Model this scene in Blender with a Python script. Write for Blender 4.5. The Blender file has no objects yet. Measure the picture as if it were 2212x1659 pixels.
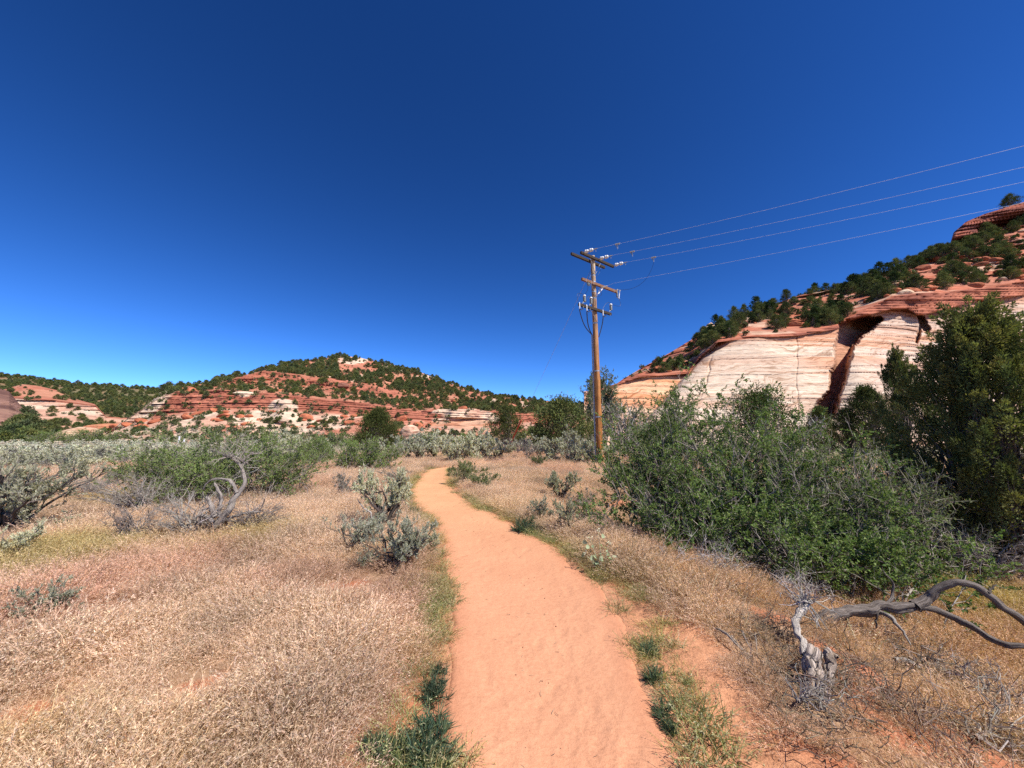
import bpy, math, random
import numpy as np
from mathutils import Vector, Euler

# ------------------------------------------------------------------ camera, sky, sun, exposure
F_PX, CX, CY, PITCH, EYE = 815.0, 1106.0, 829.5, math.radians(7.7), 1.6
scn = bpy.context.scene
col0 = scn.collection
cam_d = bpy.data.cameras.new('camera')
cam = bpy.data.objects.new('camera', cam_d)
col0.objects.link(cam)
cam_d.sensor_width = 36.0
cam_d.lens = 36.0 * F_PX / 2212.0
cam_d.clip_start = 0.05
cam_d.clip_end = 5000
cam.location = (0, 0, EYE)
cam.rotation_euler = (math.radians(90) + PITCH, 0, 0)
scn.camera = cam

SUN_EL = math.radians(52)
SUN_AZ = math.atan2(0.80, -0.60)          # clockwise from +Y: right and behind the camera
S = Vector((math.sin(SUN_AZ) * math.cos(SUN_EL), math.cos(SUN_AZ) * math.cos(SUN_EL), math.sin(SUN_EL)))
w = bpy.data.worlds.new('World')
scn.world = w
w.use_nodes = True
nt = w.node_tree
nt.nodes.clear()
sky = nt.nodes.new('ShaderNodeTexSky')
sky.sky_type = 'NISHITA'
sky.sun_disc = False
sky.sun_elevation = SUN_EL
sky.sun_rotation = SUN_AZ
sky.altitude = 1700
sky.air_density = 0.75
sky.dust_density = 0.1
sky.ozone_density = 5.0
bg = nt.nodes.new('ShaderNodeBackground')
bg.inputs['Strength'].default_value = 0.065
wo = nt.nodes.new('ShaderNodeOutputWorld')
gm = nt.nodes.new('ShaderNodeGamma'); gm.inputs[1].default_value = 1.42
hs = nt.nodes.new('ShaderNodeHueSaturation'); hs.inputs['Saturation'].default_value = 1.1; hs.inputs['Hue'].default_value = .504
nt.links.new(sky.outputs[0], gm.inputs[0]); nt.links.new(gm.outputs[0], hs.inputs['Color'])
nt.links.new(hs.outputs[0], bg.inputs[0])
nt.links.new(bg.outputs[0], wo.inputs[0])

sun_d = bpy.data.lights.new('sun', 'SUN')
sun_d.energy = 5.0
sun_d.angle = math.radians(0.5)
sun_d.color = (1.0, 0.95, 0.87)
sun = bpy.data.objects.new('sun', sun_d)
col0.objects.link(sun)
sun.rotation_euler = S.to_track_quat('Z', 'Y').to_euler()
sun.location = (20, -20, 60)

scn.view_settings.view_transform = 'Standard'
scn.view_settings.look = 'None'
scn.view_settings.gamma = 1
scn.view_settings.use_curve_mapping = False
scn.view_settings.exposure = 0.68
cy = scn.cycles
cy.max_bounces = 4
cy.diffuse_bounces = 3
cy.glossy_bounces = 1
cy.transmission_bounces = 3
cy.transparent_max_bounces = 4
cy.caustics_reflective = False
cy.caustics_refractive = False
cy.use_denoising = False

# ------------------------------------------------------------------ helpers: rays, noise
CP, SP = math.cos(PITCH), math.sin(PITCH)
def ray(px, py):
    px = np.asarray(px, float); py = np.asarray(py, float)
    x = (px - CX) / F_PX; z = -(py - CY) / F_PX
    return x + 0 * z, CP - z * SP + 0 * x, SP + z * CP + 0 * x
def at_F(px, py, Fw):
    x, y, z = ray(px, py); t = Fw / y
    return np.stack([x * t, y * t + 0 * x, EYE + z * t], -1)
def at_z(px, py, z0):
    x, y, z = ray(px, py); t = (z0 - EYE) / z
    return np.stack([x * t, y * t, EYE + z * t], -1)

def _h(ix, iy, iz, seed):
    with np.errstate(over='ignore'):
        h = (ix.astype(np.int64).astype(np.uint32) * np.uint32(374761393) + iy.astype(np.int64).astype(np.uint32) * np.uint32(668265263)
             + iz.astype(np.int64).astype(np.uint32) * np.uint32(2147483647 - 1640531) + np.uint32((seed * 1274126177) & 0xffffffff))
        h = (h ^ (h >> np.uint32(13))) * np.uint32(1274126177)
        h = (h ^ (h >> np.uint32(16))) * np.uint32(2246822519)
        h = h ^ (h >> np.uint32(15))
    return h.astype(np.float64) / 4294967295.0
def noise(x, y, z=0.0, seed=0):
    x, y, z = np.broadcast_arrays(np.asarray(x, float), np.asarray(y, float), np.asarray(z, float))
    fx, fy, fz = np.floor(x), np.floor(y), np.floor(z)
    u, v, q = x - fx, y - fy, z - fz
    u = u * u * (3 - 2 * u); v = v * v * (3 - 2 * v); q = q * q * (3 - 2 * q)
    r = 0
    for dx in (0, 1):
        for dy in (0, 1):
            for dz in (0, 1):
                r = r + _h(fx + dx, fy + dy, fz + dz, seed) * (u if dx else 1 - u) * (v if dy else 1 - v) * (q if dz else 1 - q)
    return r * 2 - 1
def fbm(x, y, z=0.0, o=4, seed=0):
    r, a = 0, 0.5
    for i in range(o):
        r = r + a * noise(x * 2 ** i, y * 2 ** i, z * 2 ** i, seed + i * 17); a *= 0.5
    return r
def sm(a, b, x):
    t = np.clip((np.asarray(x, float) - a) / (b - a), 0, 1); return t * t * (3 - 2 * t)
def nrm(v):
    return v / np.maximum(np.linalg.norm(v, axis=-1, keepdims=True), 1e-9)
def mixc(a, b, t):
    t = np.clip(np.asarray(t, float), 0, 1)[..., None]
    return np.asarray(a, float) * (1 - t) + np.asarray(b, float) * t
def pl(pts, x):
    p = np.array(pts, float); return np.interp(x, p[:, 0], p[:, 1])

# ------------------------------------------------------------------ helpers: meshes, objects
class Geo:
    def __init__(s):
        s.V, s.Q, s.T, s.C, s.G, s.QM, s.TM = [], [], [], [], [], [], []; s.n = 0
    def add(s, V, Q=None, T=None, col=(1, 1, 1), grain=None, mat=0):
        V = np.asarray(V, float).reshape(-1, 3); n = len(V)
        s.V.append(V)
        c = np.asarray(col, float); s.C.append(np.broadcast_to(c, (n, 3)) if c.ndim == 1 else c.reshape(-1, 3))
        s.G.append(np.zeros((n, 2)) if grain is None else np.asarray(grain, float).reshape(-1, 2))
        if Q is not None and len(Q): Q = np.asarray(Q).reshape(-1, 4); s.Q.append(Q + s.n); s.QM.append(np.full(len(Q), mat))
        if T is not None and len(T): T = np.asarray(T).reshape(-1, 3); s.T.append(T + s.n); s.TM.append(np.full(len(T), mat))
        s.n += n
        return s
    def mesh(s, name, mats, smooth=False):
        me = bpy.data.meshes.new(name)
        V = np.concatenate(s.V).astype(np.float32)
        Q = np.concatenate(s.Q) if s.Q else np.zeros((0, 4), int)
        T = np.concatenate(s.T) if s.T else np.zeros((0, 3), int)
        me.vertices.add(len(V)); me.vertices.foreach_set('co', V.ravel())
        me.loops.add(len(Q) * 4 + len(T) * 3)
        me.loops.foreach_set('vertex_index', np.concatenate([Q.ravel(), T.ravel()]).astype(np.int32))
        me.polygons.add(len(Q) + len(T))
        me.polygons.foreach_set('loop_start', np.concatenate([np.arange(len(Q)) * 4, len(Q) * 4 + np.arange(len(T)) * 3]).astype(np.int32))
        mi = np.concatenate((s.QM if s.QM else []) + (s.TM if s.TM else [])) if (s.QM or s.TM) else np.zeros(0)
        me.polygons.foreach_set('material_index', mi.astype(np.int32))
        me.polygons.foreach_set('use_smooth', np.full(len(Q) + len(T), bool(smooth)))
        me.update(calc_edges=True)
        C = np.concatenate(s.C); C4 = np.ones((len(C), 4), np.float32); C4[:, :3] = np.clip(C, 0, 1)
        a = me.attributes.new('col', 'FLOAT_COLOR', 'POINT'); a.data.foreach_set('color', C4.ravel())
        G = np.concatenate(s.G)
        if np.any(G):
            a = me.attributes.new('grain', 'FLOAT2', 'POINT'); a.data.foreach_set('vector', G.astype(np.float32).ravel())
        for m in (mats if isinstance(mats, (list, tuple)) else [mats]): me.materials.append(m)
        return me

def tag(o, label=None, cat=None, group=None, kind=None):
    if label: o['label'] = label
    if cat: o['category'] = cat
    if group: o['group'] = group
    if kind: o['kind'] = kind
    return o
def obj(name, me, parent=None, kind=None, label=None):
    o = bpy.data.objects.new(name, me); col0.objects.link(o)
    if parent is not None: o.parent = parent
    if kind: o['kind'] = kind
    if label: o['label'] = label
    return o
def thing(name, loc, label, cat, group=None, rz=0.0, sc=1.0):
    o = bpy.data.objects.new(name, None); col0.objects.link(o)
    o.empty_display_size = 0.2
    o.location = loc; o.rotation_euler = (0, 0, rz)
    o.scale = (sc, sc, sc) if np.isscalar(sc) else sc
    return tag(o, label, cat, group)
def plant(name, parts, loc, label, cat, group=None, rz=0.0, sc=1.0, tilt=(0, 0)):
    t = thing(name, loc, label, cat, group, rz, sc)
    t.rotation_euler = (tilt[0], tilt[1], rz)
    for pn, me, k in parts: obj(pn, me, t, k)
    return t

def grid_quads(n, m):
    i = np.arange(n - 1)[:, None] * m + np.arange(m - 1)[None, :]
    return np.stack([i, i + 1, i + m + 1, i + m], -1).reshape(-1, 4)

def tubes(geo, P, R, n=3, col=(1, 1, 1), ridge=0.0, ridge_k=5, mat=0, cap=False, seed=1):
    """P (N,K,3) polylines, R (N,K) radii -> tapered tubes"""
    P = np.asarray(P, float); R = np.asarray(R, float)
    if P.ndim == 2: P, R = P[None], R[None]
    N, K, _ = P.shape
    T = nrm(np.gradient(P, axis=1))
    ax = nrm(P[:, -1] - P[:, 0])
    ref = np.where(np.abs(ax[:, 2:3]) > 0.85, np.array([[1.0, 0, 0]]), np.array([[0, 0, 1.0]]))[:, None, :]
    U = nrm(np.cross(T, np.broadcast_to(ref, T.shape)) + 1e-6)
    W = np.cross(T, U)
    a = np.linspace(0, 2 * math.pi, n, endpoint=False)
    L = np.concatenate([np.zeros((N, 1)), np.cumsum(np.linalg.norm(np.diff(P, axis=1), axis=2), 1)], 1)
    rr = R[:, :, None] * np.ones(n)
    if ridge:
        aa = a[None, None, :] + L[:, :, None] * 1.3
        rr = rr * (1 + ridge * (noise(np.cos(aa) * ridge_k * .5 + 7, np.sin(aa) * ridge_k * .5, L[:, :, None] * 1.0, seed)
                                + .6 * noise(np.cos(aa) * ridge_k * 1.3, np.sin(aa) * ridge_k * 1.3 + 9, L[:, :, None] * 2.5, seed + 3)))
    V = P[:, :, None, :] + rr[..., None] * (U[:, :, None, :] * np.cos(a)[None, None, :, None] + W[:, :, None, :] * np.sin(a)[None, None, :, None])
    k = np.arange(K - 1)[:, None]; j = np.arange(n)[None, :]
    q = np.stack([k * n + j, k * n + (j + 1) % n, (k + 1) * n + (j + 1) % n, (k + 1) * n + j], -1).reshape(-1, 4)
    Q = (q[None] + (np.arange(N) * K * n)[:, None, None]).reshape(-1, 4)
    g = np.stack(np.broadcast_arrays(a[None, None, :] / (2 * math.pi) + 0 * L[:, :, None], L[:, :, None]), -1)
    c = np.asarray(col, float)
    if c.ndim == 2: c = np.repeat(c, K * n, axis=0)
    elif c.ndim == 3: c = np.repeat(c.reshape(-1, 3), n, axis=0)
    Tt = None
    if cap:
        Tt = []
        for i in range(N):
            for k0 in (0, K - 1):
                b = i * K * n + k0 * n
                for jj in range(1, n - 1): Tt.append((b, b + jj + (k0 == 0), b + jj + (k0 != 0)) if False else (b, b + jj, b + jj + 1))
    geo.add(V, Q, Tt, c, g, mat)
    return geo

def leaves(geo, pos, d, L, W, col, rng, fold=0.0, mat=0, wide=0.45):
    """diamond leaves: pos (N,3), d (N,3)"""
    N = len(pos); d = nrm(d)
    s = nrm(np.cross(d, rng.normal(size=(N, 3))))
    L = np.broadcast_to(np.asarray(L, float), (N,))[:, None]; W = np.broadcast_to(np.asarray(W, float), (N,))[:, None]
    m = pos + d * L * wide
    V = np.stack([pos, m - s * W * .5, pos + d * L, m + s * W * .5], 1)
    Q = np.arange(N * 4).reshape(N, 4)
    c = np.asarray(col, float)
    if c.ndim == 2: c = np.repeat(c, 4, axis=0)
    geo.add(V, Q, None, c, None, mat)

def ico(sub=1):
    t = (1 + 5 ** .5) / 2
    V = np.array([(-1, t, 0), (1, t, 0), (-1, -t, 0), (1, -t, 0), (0, -1, t), (0, 1, t), (0, -1, -t), (0, 1, -t), (t, 0, -1), (t, 0, 1), (-t, 0, -1), (-t, 0, 1)], float)
    Fc = [(0, 11, 5), (0, 5, 1), (0, 1, 7), (0, 7, 10), (0, 10, 11), (1, 5, 9), (5, 11, 4), (11, 10, 2), (10, 7, 6), (7, 1, 8), (3, 9, 4), (3, 4, 2), (3, 2, 6), (3, 6, 8), (3, 8, 9), (4, 9, 5), (2, 4, 11), (6, 2, 10), (8, 6, 7), (9, 8, 1)]
    V = [tuple(v) for v in nrm(V)]
    for _ in range(sub):
        cache, out = {}, []
        def mid(a, b):
            k = (min(a, b), max(a, b))
            if k not in cache:
                m = np.array(V[a]) + np.array(V[b]); V.append(tuple(m / np.linalg.norm(m))); cache[k] = len(V) - 1
            return cache[k]
        for a, b, c in Fc:
            x, y, z = mid(a, b), mid(b, c), mid(c, a)
            out += [(a, x, z), (b, y, x), (c, z, y), (x, y, z)]
        Fc = out
    return np.array(V), np.array(Fc)

# ------------------------------------------------------------------ materials
class NT:
    def __init__(s, name):
        s.m = bpy.data.materials.new(name); s.m.use_nodes = True; s.t = s.m.node_tree; s.t.nodes.clear()
        s.out = s.n('ShaderNodeOutputMaterial')
    def n(s, ty, **kw):
        nd = s.t.nodes.new(ty)
        for k, v in kw.items():
            if k.startswith('_'): setattr(nd, k[1:], v)
            else: nd.inputs[k.replace('__', ' ')].default_value = v
        return nd
    def l(s, a, b): s.t.links.new(a, b)
    def attr(s, name, inst=False):
        a = s.n('ShaderNodeAttribute'); a.attribute_name = name
        if inst: a.attribute_type = 'INSTANCER'
        return a
    def mul(s, a, b, f=1.0, mode='MULTIPLY'):
        m = s.n('ShaderNodeMix', _data_type='RGBA', _blend_type=mode); m.inputs[0].default_value = f
        for i, x in ((6, a), (7, b)):
            if isinstance(x, tuple): m.inputs[i].default_value = (*x, 1)
            else: s.l(x, m.inputs[i])
        return m.outputs[2]
    def ramp(s, fac, stops):
        r = s.n('ShaderNodeValToRGB'); el = r.color_ramp.elements
        while len(el) < len(stops): el.new(0.5)
        for e, (p, c) in zip(el, stops): e.position = p; e.color = (*c, 1) if len(c) == 3 else c
        s.l(fac, r.inputs[0]); return r.outputs[0]
    def pos(s): return s.n('ShaderNodeNewGeometry').outputs['Position']
    def noise(s, vec, scale, detail=4, rough=.55):
        x = s.n('ShaderNodeTexNoise', Scale=scale, Detail=detail, Roughness=rough)
        if vec is not None: s.l(vec, x.inputs['Vector'])
        return x.outputs['Fac']
    def mapv(s, vec, scale):
        x = s.n('ShaderNodeMapping'); x.inputs['Scale'].default_value = scale; s.l(vec, x.inputs['Vector']); return x.outputs[0]
    def bump(s, h, strength, dist, prev=None):
        b = s.n('ShaderNodeBump', Strength=strength, Distance=dist); s.l(h, b.inputs['Height'])
        if prev is not None: s.l(prev, b.inputs['Normal'])
        return b.outputs[0]
    def pbr(s, col, rough=.9, spec=.15, metal=0.0, normal=None):
        p = s.n('ShaderNodeBsdfPrincipled', Roughness=rough, Metallic=metal); p.inputs['Specular IOR Level'].default_value = spec
        if isinstance(col, tuple): p.inputs['Base Color'].default_value = (*col, 1)
        else: s.l(col, p.inputs['Base Color'])
        if normal is not None: s.l(normal, p.inputs['Normal'])
        s.l(p.outputs[0], s.out.inputs[0]); return s.m

def mat_leaf(name, trans=0.3, inst=False, var=0.25):
    t = NT(name); c = t.attr('col').outputs['Color']
    if inst: c = t.mul(c, t.attr('tint', True).outputs['Color'])
    if var:
        oi = t.n('ShaderNodeObjectInfo')
        r = t.ramp(oi.outputs['Random'], [(0, (1 - var, 1 - var * .9, 1 - var * .8)), (1, (1 + var, 1 + var * .9, 1 + var * .6))])
        c = t.mul(c, r)
    d = t.n('ShaderNodeBsdfDiffuse'); t.l(c, d.inputs[0])
    tr = t.n('ShaderNodeBsdfTranslucent'); t.l(t.mul(c, (1.0, 1.05, .55)), tr.inputs[0])
    m = t.n('ShaderNodeMixShader'); m.inputs[0].default_value = trans
    t.l(d.outputs[0], m.inputs[1]); t.l(tr.outputs[0], m.inputs[2]); t.l(m.outputs[0], t.out.inputs[0])
    return t.m
def mat_bark(name, inst=False, scale=1.0):
    t = NT(name); g = t.attr('grain').outputs['Vector']
    n1 = t.noise(t.mapv(g, (14 * scale, 5 * scale, 1)), 1.0, 5, .65)
    n2 = t.noise(t.mapv(g, (45 * scale, 4 * scale, 1)), 1.0, 3, .6)
    f = t.mul(t.ramp(n1, [(.3, (.55, .52, .5)), (.65, (1.15, 1.15, 1.15))]), t.ramp(n2, [(.35, (.45, .42, .4)), (.55, (1.1, 1.1, 1.1))]))
    c = t.mul(t.attr('col').outputs['Color'], f)
    if inst: c = t.mul(c, t.attr('tint', True).outputs['Color'])
    return t.pbr(c, .9, .15, 0, t.bump(n2, .8, .012, t.bump(n1, .6, .02)))
def mat_twig(name):
    t = NT(name); return t.pbr(t.attr('col').outputs['Color'], .9, .1)
def mat_rock(name, fine=1.0, bscale=1.0, strength=.7):
    t = NT(name); p = t.pos()
    n1 = t.noise(t.mapv(p, (.5, .5, 1.6)), .9 * fine, 6, .65)
    n2 = t.noise(t.mapv(p, (.35, .35, 3.0)), 2.4 * fine, 4, .6)
    n3 = t.noise(p, .09, 3, .5)
    c = t.mul(t.attr('col').outputs['Color'], t.ramp(n1, [(.25, (.72, .68, .66)), (.7, (1.22, 1.22, 1.2))]))
    c = t.mul(c, t.ramp(n2, [(.3, (.80, .76, .74)), (.6, (1.1, 1.1, 1.1))]))
    c = t.mul(c, t.ramp(n3, [(.3, (.88, .86, .85)), (.7, (1.1, 1.1, 1.08))]))
    return t.pbr(c, .95, .1, 0, t.bump(n2, strength, .35 * bscale, t.bump(n1, strength, .6 * bscale)))
def mat_plain(name, c, rough=.6, spec=.3, metal=0.0):
    t = NT(name); n = t.noise(t.pos(), 9, 4)
    return t.pbr(t.mul(c, t.ramp(n, [(.3, (.82, .82, .82)), (.7, (1.1, 1.1, 1.1))])), rough, spec, metal)

M_LEAF = mat_leaf('leaf', .38); M_LEAFI = mat_leaf('leaf_scatter', .25, True, 0.0)
M_GRASS = mat_leaf('grass_straw', .35, True, 0.0)
M_HILLLEAF = mat_leaf('juniper_leaf', .12, False, .3); M_NEARLEAF = mat_leaf('near_juniper_leaf', .28, False, .0)
M_BARK = mat_bark('bark'); M_TWIG = mat_twig('twig')
M_ROCK = mat_rock('hill_rock', .35, 1.6, .9)
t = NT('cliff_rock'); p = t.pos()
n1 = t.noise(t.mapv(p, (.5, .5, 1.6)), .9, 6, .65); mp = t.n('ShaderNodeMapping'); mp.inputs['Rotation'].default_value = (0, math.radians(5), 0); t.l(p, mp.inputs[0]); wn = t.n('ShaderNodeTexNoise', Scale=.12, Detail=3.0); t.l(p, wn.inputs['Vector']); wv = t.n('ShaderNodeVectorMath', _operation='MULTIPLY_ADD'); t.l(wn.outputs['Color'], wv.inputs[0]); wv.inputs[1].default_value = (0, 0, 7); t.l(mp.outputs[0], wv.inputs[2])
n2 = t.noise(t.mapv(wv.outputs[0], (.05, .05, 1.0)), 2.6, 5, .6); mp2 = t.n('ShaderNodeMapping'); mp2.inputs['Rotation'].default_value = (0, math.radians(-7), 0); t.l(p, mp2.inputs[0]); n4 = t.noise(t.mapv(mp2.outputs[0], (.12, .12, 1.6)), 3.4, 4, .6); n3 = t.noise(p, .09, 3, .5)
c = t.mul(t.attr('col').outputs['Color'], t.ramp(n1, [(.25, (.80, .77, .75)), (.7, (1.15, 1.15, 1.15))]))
c = t.mul(c, t.ramp(n2, [(.36, (.66, .55, .48)), (.45, (1, .98, .97)), (.62, (1.1, 1.12, 1.14))]))  # brown bedding lines, two sets: shade between beds put into the colour
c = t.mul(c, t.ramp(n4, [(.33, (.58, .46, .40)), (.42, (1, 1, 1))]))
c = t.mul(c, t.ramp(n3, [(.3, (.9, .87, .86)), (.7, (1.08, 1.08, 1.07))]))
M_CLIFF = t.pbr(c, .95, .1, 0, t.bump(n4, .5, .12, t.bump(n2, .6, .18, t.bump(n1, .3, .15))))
M_BOULDER = mat_rock('boulder_rock', 1.5, .3, .8)

# soil of the flat
t = NT('red_soil'); p = t.pos()
n1 = t.noise(p, 1.3, 6, .6); n2 = t.noise(p, 14, 6, .65); n3 = t.noise(p, 90, 3, .6)
c = t.mul(t.attr('col').outputs['Color'], t.ramp(n1, [(.3, (.82, .8, .78)), (.7, (1.14, 1.14, 1.12))]))
c = t.mul(c, t.ramp(n2, [(.3, (.78, .74, .72)), (.65, (1.12, 1.12, 1.12))]))
c = t.mul(c, t.ramp(n3, [(.3, (.8, .78, .76)), (.6, (1.08, 1.08, 1.08))]))
M_SOIL = t.pbr(c, .97, .05, 0, t.bump(n3, .5, .01, t.bump(n2, .6, .04)))
# trodden sand of the path: scuffs, faint damp stains, grains
t = NT('path_sand'); p = t.pos()
n1 = t.noise(p, .9, 5, .6); n2 = t.noise(p, 5.5, 6, .6); n3 = t.noise(p, 160, 2, .6); n4 = t.noise(t.mapv(p, (1, .6, 1)), 2.3, 5, .7); n5 = t.noise(p, 30, 4, .6)
c = t.mul(t.attr('col').outputs['Color'], t.ramp(n1, [(.3, (.93, .9, .89)), (.7, (1.05, 1.06, 1.06))]))
c = t.mul(c, t.ramp(n4, [(.24, (.74, .64, .62)), (.36, (1, 1, 1))]))
c = t.mul(c, t.ramp(n3, [(.28, (.80, .76, .74)), (.5, (1.03, 1.03, 1.03)), (.8, (1.08, 1.08, 1.08))]))
c = t.mul(c, t.ramp(n5, [(.3, (.92, .9, .88)), (.6, (1.03, 1.03, 1.03))]))
v = t.n('ShaderNodeTexVoronoi', Scale=26.0); t.l(p, v.inputs['Vector'])
M_PATH = t.pbr(c, .98, .04, 0, t.bump(n3, .25, .004, t.bump(n5, .45, .012, t.bump(n2, .2, .04))))

# ------------------------------------------------------------------ the path outline, traced and laid on the ground
PL = [(963, 1659), (967, 1568), (969, 1512), (971, 1468), (973, 1408), (980, 1365), (976, 1320), (971, 1288), (963, 1240), (960, 1205), (960, 1175), (944, 1137), (925, 1118), (900, 1098), (886, 1076), (886, 1056), (908, 1031), (923, 1015)]
PR = [(1488, 1659), (1443, 1592), (1415, 1548), (1388, 1468), (1359, 1376), (1323, 1308), (1296, 1262), (1240, 1230), (1205, 1184), (1157, 1162), (1119, 1140), (1061, 1108), (1032, 1098), (1003, 1079), (975, 1057), (967, 1034), (972, 1013)]
def edge(pts):
    a = at_z([q[0] for q in pts], [q[1] for q in pts], 0.0)
    xs, ys = list(a[:, 0]), list(a[:, 1])
    return np.array(ys), np.array(xs)
yl, xl = edge(PL); yr, xr_ = edge(PR)
yl = np.concatenate([[-6, 0], yl, [21, 24, 30]]); xl = np.concatenate([[xl[0] - .4, xl[0] - .05], xl, [-2.6, -1.2, 3]])
yr = np.concatenate([[-6, 0], yr, [21, 24, 30]]); xr_ = np.concatenate([[xr_[0] + .6, xr_[0] + .35], xr_, [-1.6, .2, 5]])
def path_l(y): return np.interp(y, yl, xl)
def path_r(y): return np.interp(y, yr, xr_)
def path_d(x, y):
    """signed distance-like: >0 outside the path"""
    return np.maximum(path_l(y) - x, x - path_r(y))

def zg(x, y):
    x = np.asarray(x, float); y = np.asarray(y, float)
    d = path_d(x, y)
    z = .10 * fbm(x * .35, y * .35, 0, 3, 5) * sm(.2, 2.5, d) + .025 * noise(x * 1.7, y * 1.7, 0, 8) * sm(0, .5, d)
    s = x - path_r(np.clip(y, .5, 14))
    z = z - .75 * sm(.55, 4.0, s) * (1 - sm(9, 17, y)) * sm(-6, 0, y)
    z = z + .06 * sm(.1, .9, d) * (1 - sm(9, 17, y))
    rr = np.hypot(x, y)
    z = z + .5 * fbm(x * .05, y * .05, 0, 3, 11) * sm(18, 60, rr) - .35 * sm(60, 200, rr)
    return z
def on_ground(px, py):
    z0 = 0.0
    for _ in range(12):
        q = at_z(px, py, z0); z1 = zg(q[..., 0], q[..., 1]); z0 = .5 * z0 + .5 * z1
    return q
def gpt(px, py):
    q = on_ground(float(px), float(py)); return (float(q[0]), float(q[1]), float(zg(q[0], q[1])))

# bare patches (pixel centre, radius in metres) where the red soil shows through the grass
BARE = [(on_ground(a, b), r) for a, b, r in [(420, 1490, .17), (757, 1270, .26), (60, 1545, .2), (250, 1330, .13), (1960, 1560, .42), (2050, 1625, .32), (1890, 1500, .3), (1860, 1450, .2), (1800, 1410, .16), (1340, 1090, .3), (1240, 1130, .25),
        (900, 1540, .14), (880, 1600, .16), (835, 1625, .14), (1660, 1330, .2), (1120, 978, 1.6), (1690, 1640, .3)]]
def bare(x, y):
    m = np.zeros(np.broadcast(x, y).shape)
    for q, r in BARE:
        d = np.hypot(x - q[0], y - q[1]) / r + .45 * noise(x * 5, y * 5, 0, 3) + .25 * noise(x * 13, y * 13, 0, 4)
        m = np.maximum(m, 1 - sm(.7, 1.15, d))
    return m
SAND = np.array((.47, .245, .145)); REDSOIL = np.array((.40, .16, .088)); LITTER = np.array((.34, .22, .14))

# ------------------------------------------------------------------ ground
a1 = np.radians(np.linspace(-66, 66, 420)); a2 = np.radians(np.linspace(66, 294, 60))[1:-1]
ang = np.concatenate([a1, a2, a1[:1] + 2 * math.pi])
rad = np.concatenate([[0.02, .3], np.geomspace(.6, 24, 250), np.geomspace(24, 1500, 110)[1:]])
A, Rr = np.meshgrid(ang, rad, indexing='ij')
X, Y = Rr * np.sin(A), Rr * np.cos(A)
Z = zg(X, Y)
d = path_d(X, Y)
Z = Z - .035 * (1 - sm(-.1, .0, d)) * (Y < 26)                 # bed of the path
Z = Z + (.012 * fbm(X * 6, Y * 6, 0, 3, 21)) * sm(0, .2, d) * (Rr < 25)
bm = bare(X, Y)
c = mixc(LITTER, REDSOIL, np.clip(bm + (1 - sm(.1, .7, d + .25 * noise(X * 3, Y * 3, 0, 9))) * .9, 0, 1))
c = mixc(c, SAND, 1 - sm(-.1, .35, d + .1 * noise(X * 5, Y * 5, 0, 2)))
# sandy strip right of the path
s_r = X - path_r(Y)
strip = sm(.0, .1, s_r) * (1 - sm(.5, .75, s_r + .12 * noise(X * 4, Y * 4, 0, 31))) * (1 - sm(3.2, 4.6, Y))
c = mixc(c, SAND * np.array((1, .95, .9)), strip)
far = sm(14, 60, Rr)
c = mixc(c, mixc(np.broadcast_to((.30, .20, .14), c.shape), (.25, .235, .17), sm(-.2, .3, fbm(X * .06, Y * .06, 0, 3, 41))), far)
ground = obj('ground', Geo().add(np.stack([X, Y, Z], -1), grid_quads(len(ang), len(rad))[:, ::-1], None, c.reshape(-1, 3)).mesh('ground', M_SOIL, True), None, 'structure')

# path sheet with trodden relief
ys = np.concatenate([np.linspace(-1.5, 1.2, 24), np.geomspace(1.22, 23, 620)])
us = np.linspace(-.07, 1.07, 130)
Yp, Up = np.meshgrid(ys, us, indexing='ij')
l, r = path_l(Yp), path_r(Yp)
Xp = l + (r - l) * Up
ed = np.minimum(Up, 1 - Up) * (r - l) + .07 * fbm(Xp * 4, Yp * 4, 0, 4, 51)
Zp = zg(Xp, Yp) + .014 * sm(-.06, .06, ed) - .06 * (1 - sm(-.1, .02, ed)) - .02 * sm(.05, .6, ed)
sc_ = sm(.05, .3, ed)
foot = np.zeros_like(Xp)
rng = np.random.default_rng(3)
for k in range(260):                                             # shoe prints, two directions
    fy = 1.3 * math.exp(rng.uniform(0, 2.3)); fx = rng.uniform(path_l(fy) + .15, path_r(fy) - .15)
    th = rng.normal(0, .25) - math.atan2(path_l(fy + .5) - path_l(fy), .5)
    dx, dy = Xp - fx, Yp - fy
    a_, b_ = dx * math.cos(th) - dy * math.sin(th), dx * math.sin(th) + dy * math.cos(th)
    w_ = .045 + .012 * np.sin(b_ * 18)
    e = (a_ / w_) ** 2 + (b_ / .135) ** 4
    foot += rng.uniform(.3, 1) * (-.007 * np.exp(-e * 1.3) * (1 + .5 * np.sin(b_ * 230)) + .0035 * np.exp(-((np.sqrt(e) - 1.25) / .25) ** 2))
Zp = Zp + .5 * foot * sc_ + .004 * fbm(Xp * 3.0, Yp * 3.0, 0, 3, 61) * sc_ + .003 * fbm(Xp * 14, Yp * 14, 0, 3, 67) * sc_
cp = mixc(np.broadcast_to((.52, .26, .15), Xp.shape + (3,)), (.545, .295, .155), sm(4, 11, Yp))
cp = mixc(cp, REDSOIL, (1 - sm(0, .22, ed)) * .35)
obj('path', Geo().add(np.stack([Xp, Yp, Zp], -1), grid_quads(*Xp.shape)[:, ::-1], None, cp.reshape(-1, 3)).mesh('path', M_PATH, True), None, 'structure')

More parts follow.
